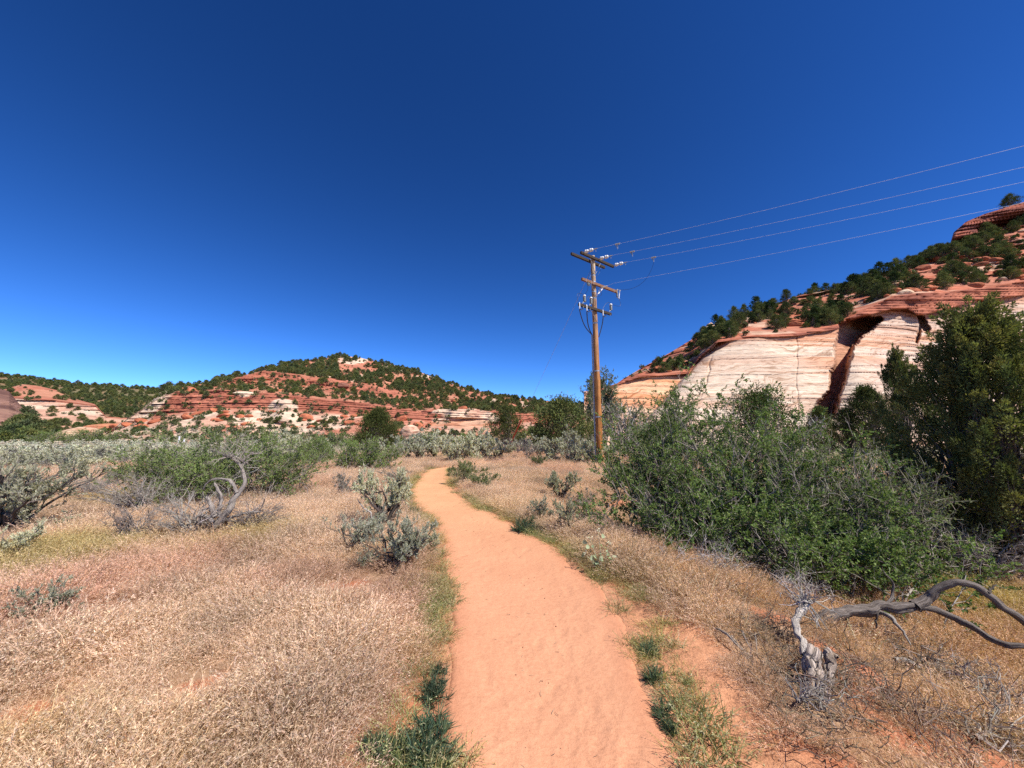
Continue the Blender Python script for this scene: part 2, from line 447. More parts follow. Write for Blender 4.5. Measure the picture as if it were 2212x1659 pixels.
# ------------------------------------------------------------------ hills and cliffs
RED = np.array((.36, .135, .088)); DRED = np.array((.25, .085, .055)); ORANGE = np.array((.44, .22, .13)); CREAM = np.array((.55, .43, .33))
PINK = np.array((.46, .28, .205)); REDDIRT = np.array((.39, .185, .12)); GREENISH = np.array((.16, .135, .08)); DARKROCK = np.array((.13, .07, .058))  # last one: dark red-brown of the left-edge slickrock

class Hill: pass
def build_hill(name, x0, x1, dx, lines, rows, adjust, colour, mat, back=90.0, seed=0):
    px = np.arange(x0, x1 + dx, dx, dtype=float)
    ys_, Fs, band = [], [], []
    yl_ = [pl(a, px) for a, _ in lines]
    for i in range(1, len(yl_)): yl_[i] = np.minimum(yl_[i], yl_[i - 1] - .35)
    Fl_ = [pl(b, px) if isinstance(b, list) else np.full(len(px), float(b)) for _, b in lines]
    for i in range(len(lines) - 1):
        n = rows[i]; tt = np.arange(n + (i == len(lines) - 2)) / n
        for q in tt:
            ys_.append(yl_[i] * (1 - q) + yl_[i + 1] * q); Fs.append(Fl_[i] * (1 - q) + Fl_[i + 1] * q); band.append(i + q)
    PY, FW, B = np.array(ys_).T, np.array(Fs).T, np.broadcast_to(np.array(band), (len(px), len(band))).copy()
    PX = np.broadcast_to(px[:, None], PY.shape).copy()
    P0 = at_F(PX, PY, FW)
    h = Hill(); h.PX, h.PY, h.B = PX, PY, B
    FW = FW + adjust(PX, PY, P0, B, FW)
    P = at_F(PX, PY, FW)
    C = colour(PX, PY, P, B)
    # the far side of the hill falls away behind the crest
    crest = P[:, -1]
    out = crest / np.maximum(np.hypot(crest[:, 0], crest[:, 1]), 1)[:, None]
    extra = []
    for q in (.25, .5, 1.0):
        e = crest.copy(); e[:, :2] += out[:, :2] * back * q; e[:, 2] = crest[:, 2] - (crest[:, 2] + 3) * q ** 1.3; extra.append(e)
    Pa = np.concatenate([P, np.stack(extra, 1)], 1); Ca = np.concatenate([C, np.repeat(C[:, -1:], 3, 1)], 1)
    h.P, h.F, h.C = P, FW, C
    g = Geo().add(Pa, grid_quads(Pa.shape[0], Pa.shape[1])[:, ::-1], None, Ca.reshape(-1, 3))
    h.o = obj(name, g.mesh(name, mat, True), None, 'structure')
    return h
def strata(z, k=1.0, seed=0):
    """ledge profile along z: rounded beds of uneven thickness, sharp undercuts"""
    q = z * k + .8 * noise(z * k * .37, 0.3, 0, seed)
    f = q - np.floor(q)
    b = _h(np.floor(q), np.floor(q) * 0 + 3, np.floor(q) * 0, seed)
    return (b - .5) * 1.4 + .55 * (1 - (2 * f - 1) ** 4)
def inpoly(PX, PY, poly):
    r = np.zeros(PX.shape, bool); n = len(poly)
    for i in range(n):
        xa, ya = poly[i]; xb, yb = poly[(i + 1) % n]
        c_ = ((ya > PY) != (yb > PY)) & (PX < (xb - xa) * (PY - ya) / (yb - ya + 1e-9) + xa)
        r ^= c_
    return r
def polydist(PX, PY, poly):
    """signed distance in px, negative inside"""
    dm = np.full(PX.shape, 1e9); n = len(poly)
    for i in range(n):
        a = np.array(poly[i], float); b = np.array(poly[(i + 1) % n], float); ab = b - a
        tt = np.clip(((PX - a[0]) * ab[0] + (PY - a[1]) * ab[1]) / (ab @ ab + 1e-9), 0, 1)
        dm = np.minimum(dm, np.hypot(PX - a[0] - tt * ab[0], PY - a[1] - tt * ab[1]))
    return np.where(inpoly(PX, PY, poly), -dm, dm)

# --- middle hill
def mh_adj(px, py, P, B, F):
    x, y, z = P[..., 0], P[..., 1], P[..., 2]
    zz = z + 2.5 * noise(x * .012, 3, 0, 71) + .02 * x
    cliff = (sm(1.85, 2.0, B) * (1 - sm(3.0, 3.12, B)) + sm(3.9, 4.0, B) * (1 - sm(5.0, 5.1, B)) * (1 - sm(820, 900, px)))
    lower = 1 - sm(1.9, 2.0, B)
    but = np.exp(-((px - 612) / 22) ** 2) * sm(918, 905, py) * sm(862, 868, py)
    big = 3.6 * fbm(x * .05, z * .11, 0, 4, 72)
    vert = 1.6 * fbm(x * .16, z * .03, 0, 3, 73)
    r = cliff * (-1.7 * strata(zz, .55, 74) + big * .8 + vert - .8 * strata(zz, 1.5, 76))
    r = r + (1 - cliff) * (big * 1.5 + 1.5 * fbm(x * .2, z * .35, 0, 3, 75)) * (1 - .5 * lower)
    r = r + lower * (1 - cliff) * (-.5 * strata(zz + .15 * x, .8, 77)) * sm(.3, 1, B)
    mid = (1 - cliff) * (1 - lower)
    r = r - mid * 1.3 * strata(zz, .3, 78) * sm(-.1, .25, fbm(x * .03, z * .1, 2, 3, 79))
    cave = np.exp(-((px - 1010) / 45) ** 2 - ((py - 908) / 5) ** 2)
    r = r + .9 * fbm(x * .5, z * .9, 0, 3, 85) * (1 - .6 * lower)
    return (r - 5 * but + 5 * cave) * np.where(px > 300, 1, .5)
def mh_col(px, py, P, B):
    x, z = P[..., 0], P[..., 2]
    n = fbm(x * .05, z * .08, 0, 4, 81); n2 = fbm(x * .15, z * .6, 0, 4, 82)
    c = mixc(REDDIRT, RED, sm(-.2, .3, n2))
    low = 1 - sm(1.7, 2.05, B)
    c = mixc(c, mixc(PINK, CREAM, sm(.1, .5, n + .4 * n2)), low * sm(-.35, .1, n + .2))
    c = mixc(c, RED * np.array((1.1, 1.0, .95)), low * sm(.15, .3, fbm(x * .09, z * .2, 5, 3, 83)) * .8)
    band = sm(1.9, 2.0, B) * (1 - sm(3.0, 3.1, B))
    c = mixc(c, mixc(RED, DRED, sm(-.2, .35, n2)), band)
    up = sm(3.9, 4.0, B) * (1 - sm(5.0, 5.08, B)) * (1 - sm(840, 900, px)); c = mixc(c, mixc(DRED, RED, sm(-.3, .2, n2)), up)
    def blob(cx, cy, rx, ry, wob=.5):
        return 1 - sm(.75, 1.05, ((px - cx) / rx) ** 2 + ((py - cy) / ry) ** 2 + wob * n2 * 2)
    for b in ((760, 775, 38, 12), (870, 795, 55, 8), (775, 818, 34, 9), (712, 806, 16, 8), (930, 812, 26, 6), (612, 884, 34, 24, .15), (555, 907, 60, 18), (640, 915, 45, 16), (735, 915, 40, 10), (528, 853, 13, 5, .1), (1004, 900, 72, 20), (1225, 905, 26, 18),
              (1140, 872, 30, 6), (1060, 866, 24, 5)):
        c = mixc(c, mixc(CREAM, PINK, sm(.0, .4, n2)), blob(*b) * .9)
    c = mixc(c, ORANGE, blob(1000, 915, 66, 9) * .6)
    nose = sm(-6, 4, (py - 836) * .9 - (378 - px) * .62 + 26) * (1 - sm(372, 384, px + (py - 845) * .9)) 
    c = mixc(c, mixc(CREAM, PINK, sm(-.1, .4, n2)), np.clip(nose, 0, 1))
    c = mixc(c, (.34, .24, .17), (1 - sm(.1, .8, B)) * .8)
    return c
mh = build_hill('middle_hill', 225, 1520, 1.35,
    [([(0, 962)], 92), ([(225, 942), (300, 932), (450, 918), (600, 924), (750, 926), (940, 930), (1070, 930), (1200, 926), (1520, 932)], 112),
     ([(225, 940), (300, 908), (362, 892), (480, 882), (544, 881), (640, 884), (708, 889), (812, 899), (908, 906), (940, 918), (1067, 918), (1120, 912), (1250, 905), (1520, 912)], 130),
     ([(225, 939), (304, 889), (340, 864), (378, 847), (480, 842), (544, 849), (640, 856), (708, 865), (748, 867), (844, 881), (908, 889), (940, 884), (1067, 889), (1120, 893), (1250, 894), (1520, 905)], [(225, 128), (304, 132), (378, 138), (1520, 140)]),
     ([(225, 938), (304, 887), (340, 862), (378, 843), (480, 833), (570, 819), (620, 826), (708, 838), (812, 852), (880, 862), (1000, 868), (1130, 880), (1300, 888), (1520, 900)], [(225, 129), (304, 134), (378, 146), (480, 172), (700, 190), (1520, 220)]),
     ([(225, 937), (304, 886), (340, 861), (378, 840), (480, 826), (570, 801), (620, 808), (708, 821), (812, 838), (880, 855), (1000, 862), (1130, 876), (1300, 884), (1520, 897)], [(225, 130), (304, 135), (378, 148), (480, 176), (700, 194), (1520, 226)]),
     ([(225, 936), (290, 907), (304, 885), (330, 864), (345, 848), (362, 839), (378, 837), (429, 829), (480, 820), (528, 810), (576, 797), (624, 785), (672, 778), (741, 768), (780, 773), (812, 781), (844, 787), (876, 795), (908, 804), (940, 817), (1004, 838), (1068, 852), (1132, 861), (1212, 869), (1300, 874), (1520, 890)],
      [(225, 132), (304, 140), (378, 160), (500, 205), (700, 255), (1000, 300), (1520, 330)])],
    [10, 26, 40, 42, 8, 26, 52], mh_adj, mh_col, M_ROCK, 110)

# --- far wooded mesa at the left, red hill before it, dark slickrock at the edge
def fm_adj(px, py, P, B, F): return 9 * fbm(P[..., 0] * .015, P[..., 2] * .04, 0, 4, 91)
def fm_col(px, py, P, B):
    n = fbm(P[..., 0] * .03, P[..., 2] * .08, 0, 4, 92)
    return mixc(mixc(GREENISH, (.24, .14, .085), sm(-.1, .3, n)), REDDIRT, (1 - sm(.5, 1.2, B)) * sm(-.1, .2, n))
fm = build_hill('wooded_mesa', -420, 520, 3, [([(0, 956)], 255), ([(-420, 880), (100, 885), (330, 890), (520, 890)], 330), ([(-420, 795), (-100, 800), (0, 809), (64, 816), (128, 824), (192, 831), (288, 838), (362, 842), (520, 850)], 470)], [30, 50], fm_adj, fm_col, M_ROCK, 160)
def rh_adj(px, py, P, B, F):
    x, z = P[..., 0], P[..., 2]
    cl = sm(.93, 1.0, B) * (1 - sm(2.0, 2.06, B))
    return cl * (-1.6 * strata(z, .7, 101) + 2.5 * fbm(x * .1, z * .05, 0, 4, 102)) + (1 - cl) * (5 * fbm(x * .03, z * .1, 0, 4, 103) - (1 - sm(.9, 1, B)) * 1.6 * strata(z + .05 * x, .35, 104))
def rh_col(px, py, P, B):
    x, z = P[..., 0], P[..., 2]; n2 = fbm(x * .08, z * .3, 0, 4, 105)
    c = mixc(REDDIRT, RED, sm(-.2, .3, n2))
    c = mixc(c, mixc(PINK, CREAM, sm(-.1, .3, n2)), sm(.3, .6, B) * (1 - sm(1.75, 1.95, B)) * .9)
    c = mixc(c, DRED, sm(1.7, 1.9, B) * (1 - sm(2.0, 2.05, B)))
    c = mixc(c, GREENISH, (1 - sm(.1, .5, B)) * .6)
    return mixc(c, mixc(ORANGE, PINK, sm(-.1, .2, n2)), sm(205, 240, px) * (1 - sm(.8, 1, B)) * .8)
rh = build_hill('red_hill', -420, 345, 1.7,
    [([(0, 958)], 125), ([(-420, 882), (32, 872), (120, 880), (205, 888), (230, 906), (345, 912)], 205), ([(-420, 858), (32, 858), (120, 865), (205, 875), (230, 902), (345, 909)], 209), ([(-420, 846), (0, 843), (19, 838), (48, 830), (80, 833), (128, 844), (170, 864), (205, 873), (230, 900), (345, 907)], 262)],
    [44, 18, 26], rh_adj, rh_col, M_ROCK, 60)
def vr_adj(px, py, P, B, F):
    x, z = P[..., 0], P[..., 2]
    return -.9 * strata(z + .12 * x, .8, 111) - .4 * strata(z + .12 * x, 2.0, 115) + 2.6 * fbm(x * .08, z * .12, 0, 4, 112)
def vr_col(px, py, P, B):
    n = fbm(P[..., 0] * .1, P[..., 2] * .4, 0, 4, 113); return mixc(mixc(DARKROCK, (.24, .135, .105), sm(-.2, .35, n)), (.32, .19, .14), sm(.1, .4, fbm(P[..., 0] * .07, P[..., 2] * .1, 4, 3, 114)))
vr = build_hill('dark_slickrock_hill', -460, 104, 1.6, [([(0, 966)], 64), ([(-460, 900), (0, 900), (40, 912), (70, 925), (104, 956)], 72), ([(-460, 790), (-150, 815), (0, 839), (20, 846), (32, 861), (50, 882), (74, 902), (104, 948)], 98)], [30, 55], vr_adj, vr_col, M_ROCK, 30)

# --- right cliff: cream cross-bedded wall, red cap, talus slope, upper ledges
RIM = [(1270, 852), (1290, 850), (1335, 831), (1379, 815), (1487, 807), (1510, 775), (1551, 739), (1583, 735), (1647, 729), (1727, 725), (1807, 711), (1839, 697), (1880, 680), (1927, 668), (1960, 668), (1983, 682), (2000, 680), (2047, 668), (2107, 651), (2212, 638), (2400, 612), (2800, 570)]
CAP = [(1270, 850), (1335, 828), (1379, 812), (1487, 803), (1510, 771), (1551, 735), (1647, 724), (1727, 720), (1807, 705), (1839, 686), (1880, 664), (1927, 640), (1983, 634), (2047, 631), (2127, 623), (2212, 607), (2400, 578), (2800, 530)]
SLOPE = [(1270, 846), (1327, 833), (1347, 820), (1387, 796), (1447, 764), (1499, 733), (1535, 716), (1607, 681), (1667, 660), (1727, 641), (1787, 629), (1847, 613), (1907, 593), (1967, 566), (2027, 544), (2055, 530), (2090, 522), (2127, 507), (2212, 476), (2400, 410), (2800, 300)]
TOP = [(1270, 845), (1327, 832), (1347, 818), (1387, 794), (1447, 762), (1499, 730), (1516, 714), (1527, 701), (1536, 696), (1545, 703), (1549, 713), (1607, 678), (1667, 658), (1727, 638), (1787, 626), (1847, 610), (1907, 590), (1967, 562), (2027, 542), (2052, 528), (2060, 502), (2087, 479), (2127, 462), (2167, 450), (2212, 436), (2400, 380), (2800, 250)]
ALC = [(1813, 700), (1806, 738), (1801, 786), (1793, 806), (1790, 842), (1768, 870), (1755, 900), (1800, 900), (1815, 850), (1826, 815), (1832, 795), (1836, 770), (1845, 748), (1868, 722), (1905, 690), (1875, 683), (1840, 690)]
CRK = [(1980, 682), (1986, 700), (1976, 740), (1982, 742), (1992, 712), (2004, 722), (2010, 712), (1996, 684)]
CRK2 = [(2112, 648), (2110, 690), (2117, 690), (2121, 650)]
def rc_adj(px, py, P, B, F):
    x, y, z = P[..., 0], P[..., 1], P[..., 2]
    wall = sm(1.0, 1.06, B) * (1 - sm(2.0, 2.01, B)) + (1 - sm(1.0, 1.06, B))
    xe = np.interp(py, [735, 806, 910, 960], [1556, 1487, 1395, 1350])
    left = sm(3, -3, px - xe)
    r = left * 7.0 * (1 - sm(3.1, 3.7, B)) * (1 - sm(1490, 1560, px))
    Frim = 62 + 14 * (930 - np.interp(px, *np.array(RIM, float).T)) / 205
    r = r + np.where(B < 2, sm(.9, 1.05, B) * (62 + 14 * (930 - py) / 205 - (62 + 14 * np.clip(B - 1, 0, 1))), (Frim - 76) * (1 - sm(3, 4, B)))
    wx = .06 * x + 1.1 * noise(x * .03, z * .06, 0, 121)
    setn = np.floor((z + 1.2 * noise(x * .025, 0, 0, 122)) * .22)
    tilt = (_h(setn, setn * 0 + 1, setn * 0, 123) - .5) * .35
    zz = z + wx + tilt * x * .5 + .35 * noise(x * .12, z * .3, 0, 124)
    right = sm(1840, 1900, px)
    r = r + wall * (-(.2 + .16 * right) * strata(zz, 1.1, 125) - (.10 + .08 * right) * strata(zz, 2.6, 126) + .9 * fbm(x * .06, z * .08, 0, 3, 127) * (1 + .8 * right))
    # rounded buttress right of the alcove, and the left nose of the big wall
    r = r + wall * (-3.2 * np.exp(-((px - 1862) / 52) ** 2) * sm(700, 790, py) + 3.5 * np.exp(-np.maximum(px - xe, 0) / 16.0) * sm(-2, 2, px - xe))
    da = polydist(px, py, ALC) + 3.5 * noise(px * .07, py * .07, 0, 128) + 1.5 * noise(px * .3, py * .3, 0, 129)
    al = sm(5, -6, da)
    r = r + 10.5 * al * (.55 + .45 * sm(1790, 1850, px + (py - 780) * .3)) 
    for poly, dep in ((CRK, 3.0), (CRK2, 2.0)):
        r = r + dep * sm(2, -3, polydist(px, py, poly) + 1.5 * noise(px * .2, py * .2, 0, 130))
    jn = np.abs(px - (2020 - (py - 700) * .28)); r = r + .5 * np.exp(-(jn / 3) ** 2) * wall * sm(690, 720, py) * (1 - sm(880, 900, py))
    jn = np.abs(px - (1722 + 3 * noise(py * .06, 1, 0, 131))); r = r + .22 * np.exp(-(jn / 1.6) ** 2) * wall
    jn = np.abs(px - (1528 + (808 - py) * .25 + 3 * noise(py * .07, 2, 0, 132))); r = r + .4 * np.exp(-(jn / 2) ** 2) * wall * sm(760, 790, py) * (1 - sm(850, 870, py))
    # red cap overhangs a little; slope above steps up in ledges
    cap = sm(2.0, 2.01, B) * (1 - sm(3.0, 3.02, B))
    r = r + cap * (-.6 - .35 * strata(z, 1.6, 133) + .8 * fbm(x * .2, z * .2, 0, 3, 134)) * (1 + .6 * sm(1840, 1960, px))
    sl = sm(3.0, 3.02, B) * (1 - sm(4.0, 4.01, B))
    lz = z - .12 * x
    led = sm(-.15, .2, fbm(x * .06, z * .12, 3, 3, 135) + .25 * sm(1800, 2100, px))
    r = r + sl * (-2.3 * strata(lz, .42, 136) * led - .7 * strata(lz, 1.3, 139) * led + 3.2 * fbm(x * .08, z * .14, 0, 4, 137) + 1.2 * fbm(x * .35, z * .5, 0, 3, 140)) * sm(0, 12, py * 0 + (B - 3) * 40)
    uc = sm(4.0, 4.02, B)
    r = r + uc * (-1.3 * strata(lz, .9, 138) - .5 * strata(lz, 2.3, 148) + .7 * fbm(x * .05, z * .4, 0, 3, 141) - 4.2 * sm(4.0, 4.7, B) * sm(2050, 2065, px) + 3.0 * sm(4.72, 5.0, B) * sm(2050, 2065, px) + 3.5 * np.exp(-((px - 2140) / 50) ** 2) * sm(505, 490, py + 0) * (1 - sm(475, 468, py) * 0) * (1 - sm(.75, .95, B - 4)))
    return r
def rc_col(px, py, P, B):
    x, z = P[..., 0], P[..., 2]
    zz = z + .06 * x + .8 * noise(x * .03, z * .06, 0, 121)
    st = fbm(x * .02, zz * .9, 0, 4, 142); st2 = fbm(x * .03, zz * 3.2, 0, 3, 143)
    cr = mixc(np.broadcast_to((.54, .435, .335), px.shape + (3,)), (.48, .34, .25), sm(-.1, .35, st + .3 * st2))
    right = sm(1840, 1900, px)
    cr = mixc(cr, mixc(np.broadcast_to((.49, .37, .295), px.shape + (3,)), (.43, .275, .20), sm(-.1, .4, st + .5 * st2)), right * .8)
    org = np.clip(np.exp(-((py - 745) / 22) ** 2) * sm(1640, 1760, px) + sm(1700, 1810, px) * (1 - sm(1808, 1830, px)) * .8 * (1 - sm(830, 870, py)) + np.exp(-((py - 843 + (px - 1500) * .02) / 5) ** 2) * sm(1500, 1540, px) * (1 - sm(1640, 1700, px)) * 1.2
                  + np.exp(-((py - 762) / 9) ** 2 - ((px - 1890) / 48) ** 2), 0, 1)
    cr = mixc(cr, (.52, .26, .145), org * sm(-.35, .2, st + .6 * st2) * .85)
    xe = np.interp(py, [735, 806, 910, 960], [1556, 1487, 1395, 1350])
    left = sm(3, -3, px - xe)
    cr = mixc(cr, mixc(np.broadcast_to((.58, .36, .22), px.shape + (3,)), (.52, .24, .12), sm(-.2, .25, st + .5 * st2)), left * (1 - sm(860, 900, py) * .6))
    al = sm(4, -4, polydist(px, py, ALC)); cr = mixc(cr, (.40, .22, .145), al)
    cr = mixc(cr, (.40, .19, .115), np.clip((sm(1.9, 1.99, B)) * .9 * (1 - left * .3), 0, 1) * (1 - sm(1560, 1590, px) * (1 - sm(1640, 1700, px)) * .5))
    n2 = fbm(x * .15, z * .5, 0, 4, 144)
    cap = sm(2.0, 2.01, B); c = mixc(cr, mixc(np.broadcast_to((.38, .14, .085), px.shape + (3,)), (.25, .09, .06), sm(-.05, .35, n2)), cap)
    sl = sm(3.0, 3.03, B)
    c = mixc(c, mixc(mixc(np.broadcast_to((.37, .155, .10), px.shape + (3,)), (.39, .135, .08), sm(-.2, .2, n2)), (.50, .36, .26), sm(.22, .4, fbm(x * .12, z * .3, 7, 4, 145)) * .75), sl)
    c = mixc(c, mixc(np.broadcast_to((.28, .09, .058), px.shape + (3,)), (.17, .058, .045), sm(-.2, .3, n2)), sm(4.0, 4.02, B) * sm(2040, 2055, px))
    pin = 1 - sm(.7, 1.1, ((px - 1530) / 24) ** 2 + ((py - 714) / 18) ** 2); c = mixc(c, CREAM, pin * sm(3, 3.2, B))
    pin = 1 - sm(.6, 1.2, ((px - 1625) / 40) ** 2 + ((py - 684) / 8) ** 2 + n2); return mixc(c, CREAM, pin * sm(3, 3.2, B) * .8)
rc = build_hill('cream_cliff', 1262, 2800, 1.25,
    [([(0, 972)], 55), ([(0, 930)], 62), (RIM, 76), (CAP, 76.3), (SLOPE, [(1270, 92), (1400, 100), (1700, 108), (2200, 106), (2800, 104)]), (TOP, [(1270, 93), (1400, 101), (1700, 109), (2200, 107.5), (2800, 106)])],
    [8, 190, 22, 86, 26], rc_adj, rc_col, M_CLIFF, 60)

# ------------------------------------------------------------------ scattering of what nobody could count
def scatter(name, pts, rot, scl, idx, tint, protos):
    c = bpy.data.collections.new(name + '_kinds')
    for q in protos: c.objects.link(q)
    me = bpy.data.meshes.new(name); n = len(pts)
    me.vertices.add(n); me.vertices.foreach_set('co', np.asarray(pts, np.float32).ravel())
    me.attributes.new('rot', 'FLOAT_VECTOR', 'POINT').data.foreach_set('vector', np.asarray(rot, np.float32).ravel())
    me.attributes.new('scl', 'FLOAT', 'POINT').data.foreach_set('value', np.asarray(scl, np.float32).ravel())
    me.attributes.new('idx', 'INT', 'POINT').data.foreach_set('value', np.asarray(idx, np.int32).ravel())
    t4 = np.ones((n, 4), np.float32); t4[:, :3] = tint
    me.attributes.new('tint', 'FLOAT_COLOR', 'POINT').data.foreach_set('color', t4.ravel())
    o = obj(name, me, None, 'stuff')
    g = bpy.data.node_groups.new(name, 'GeometryNodeTree')
    g.interface.new_socket('Geometry', in_out='INPUT', socket_type='NodeSocketGeometry')
    g.interface.new_socket('Geometry', in_out='OUTPUT', socket_type='NodeSocketGeometry')
    gi, go = g.nodes.new('NodeGroupInput'), g.nodes.new('NodeGroupOutput')
    ci = g.nodes.new('GeometryNodeCollectionInfo'); ci.inputs['Collection'].default_value = c
    ci.inputs['Separate Children'].default_value = True; ci.inputs['Reset Children'].default_value = True
    ip = g.nodes.new('GeometryNodeInstanceOnPoints'); ip.inputs['Pick Instance'].default_value = True
    def na(nm, ty):
        a = g.nodes.new('GeometryNodeInputNamedAttribute'); a.data_type = ty; a.inputs['Name'].default_value = nm; return a.outputs[0]
    g.links.new(gi.outputs[0], ip.inputs['Points']); g.links.new(ci.outputs[0], ip.inputs['Instance'])
    g.links.new(na('idx', 'INT'), ip.inputs['Instance Index']); g.links.new(na('rot', 'FLOAT_VECTOR'), ip.inputs['Rotation'])
    g.links.new(na('scl', 'FLOAT'), ip.inputs['Scale']); g.links.new(ip.outputs[0], go.inputs[0])
    md = o.modifiers.new('scatter', 'NODES'); md.node_group = g
    return o
def proto(name, me): return bpy.data.objects.new(name, me)

# ------------------------------------------------------------------ plant builders (each returns mesh data)
def lumpy(dv, seed, k=2.2, a=.2):
    return 1 + a * noise(dv[:, 0] * k + 5, dv[:, 1] * k, dv[:, 2] * k, seed) + a * .5 * noise(dv[:, 0] * k * 2.3, dv[:, 1] * k * 2.3, dv[:, 2] * k * 2.3 + 3, seed + 1)
def dome(rng, n, lobes, seed, inner=.0, low=-.1):
    """points in lobes (cx,cy,cz,rx,ry,rz); returns points, outward, lobe index"""
    L = np.array(lobes, float); wt = L[:, 3] * L[:, 4] + L[:, 3] * L[:, 5]; k = rng.choice(len(L), n, p=wt / wt.sum())
    dv = rng.normal(size=(n, 3)); dv = nrm(dv); dv[:, 2] = np.where(dv[:, 2] < low, -dv[:, 2], dv[:, 2])
    r = rng.uniform(inner ** 2, 1, n) ** .5 * lumpy(dv + L[k, :3] * .7, seed)
    P = L[k, :3] + dv * r[:, None] * L[k, 3:6]
    return P, nrm(dv / L[k, 3:6]), k
def curve(A, B, K, rng, sag=.0, wob=.05, rise=.75, spread=1.15):
    t = np.linspace(0, 1, K)[None, :, None]; N = len(A)
    D = (B - A)[:, None, :]
    P = A[:, None, :] + np.concatenate([D[..., :2] * t ** spread, D[..., 2:] * t ** rise], -1)
    ln = np.linalg.norm(B - A, axis=1)[:, None, None]
    return P + rng.normal(size=(N, K, 3)) * wob * ln * np.sin(np.pi * np.clip(t * .9 + .05, 0, 1)) * (t > 0)
def along(P, R, rng, n, lo=.3, hi=1.0):
    i = rng.integers(0, len(P), n); K = P.shape[1]; tt = rng.uniform(lo, hi, n) * (K - 1); k = np.minimum(tt.astype(int), K - 2); f = (tt - k)[:, None]
    p = P[i, k] * (1 - f) + P[i, k + 1] * f; d = nrm(P[i, k + 1] - P[i, k]); r = R[i, k] * (1 - f[:, 0]) + R[i, k + 1] * f[:, 0]
    return p, d, r
def taper(N, K, r0, r1, rng=None):
    t = np.linspace(0, 1, K)[None]; r = np.asarray(r0).reshape(-1, 1) * (1 - t) + np.asarray(r1).reshape(-1, 1) * t
    r = np.broadcast_to(r, (N, K)).copy()
    if rng is not None: r *= rng.uniform(.7, 1.3, (N, 1))
    return r
def jit(rng, cols, n, a=.18):
    cols = np.array(cols, float); c = cols[rng.integers(0, len(cols), n)]
    return c * rng.uniform(1 - a, 1 + a, (n, 1)) * rng.uniform(.94, 1.06, (n, 3))

GREY_TWIG = [(.30, .26, .22), (.24, .20, .17), (.36, .32, .28)]
def shrub(seed, lobes, nst, ntw, ntl, nlf, leafL=.026, leafW=.014, cols=((.16, .23, .07), (.12, .185, .058), (.21, .265, .10)), twig=GREY_TWIG, r0=.018, base=.35, dead=.1, stem_lo=.45, twl=.34, up=.5):
    rng = np.random.default_rng(seed); L = np.array(lobes, float)
    g = Geo(); S = float(np.mean(L[:, 3:6]))
    T, O, k = dome(rng, nst, lobes, seed, .55)
    B = np.stack([L[k, 0] * .75 + rng.normal(size=nst) * base, L[k, 1] * .75 + rng.normal(size=nst) * base, np.full(nst, -.15)], -1)
    P = curve(B, T, 7, rng, wob=.045); R = taper(nst, 7, r0, r0 * .22, rng)
    tubes(g, P, R, 4, jit(rng, twig, nst))
    p, d, r = along(P, R, rng, ntw, stem_lo, 1)
    dd = nrm(d * .5 + nrm(p - L[0, :3] * 0 - np.array((L[:, 0].mean(), L[:, 1].mean(), 0))) * .6 + rng.normal(size=(ntw, 3)) * .55 + np.array((0, 0, up * .6)))
    ln = rng.uniform(.45, 1.1, (ntw, 1)) * twl
    P2 = curve(p, p + dd * ln, 4, rng, wob=.08, rise=1, spread=1); R2 = taper(ntw, 4, np.minimum(r, r0 * .4), .0012)
    tubes(g, P2, R2, 3, jit(rng, twig, ntw))
    p, d, r = along(P2, R2, rng, ntl, .25, 1)
    dd = nrm(d + rng.normal(size=(ntl, 3)) * .65 + np.array((0, 0, up * .4)))
    P3 = curve(p, p + dd * rng.uniform(.4, 1.1, (ntl, 1)) * twl * .5, 3, rng, wob=.08, rise=1, spread=1); R3 = taper(ntl, 3, .0028, .0008)
    tubes(g, P3, R3, 3, jit(rng, twig, ntl))
    tw = g.mesh('branches', M_TWIG)
    if not nlf: return [('branches', tw, None)]
    f = Geo()
    live = rng.random(ntl) > dead
    # leafiness varies in clumps: green pockets and thin grey pockets
    q = P3[:, 1]; dens = noise(q[:, 0] * 2.8 / S + seed, q[:, 1] * 2.8 / S, q[:, 2] * 3.2 / S, seed); live &= (dens + rng.normal(size=ntl) * .35) > -.32 - .25 * (1 - dead * 2)
    p, d, r = along(P3[live], R3[live], rng, nlf, .1, 1)
    dd = nrm(d * .5 + rng.normal(size=(nlf, 3)) * .75 + np.array((0, 0, .25)))
    cc = jit(rng, cols, nlf) * (1 + .3 * noise(p[:, 0] * 2.3 / S, p[:, 1] * 2.3 / S, p[:, 2] * 2.3 / S, seed + 4))[:, None]
    leaves(f, p, dd, leafL * rng.uniform(.7, 1.35, nlf), leafW * rng.uniform(.7, 1.3, nlf), cc, rng)
    return [('branches', tw, None), ('foliage', f.mesh('foliage', M_LEAF), 'stuff')]

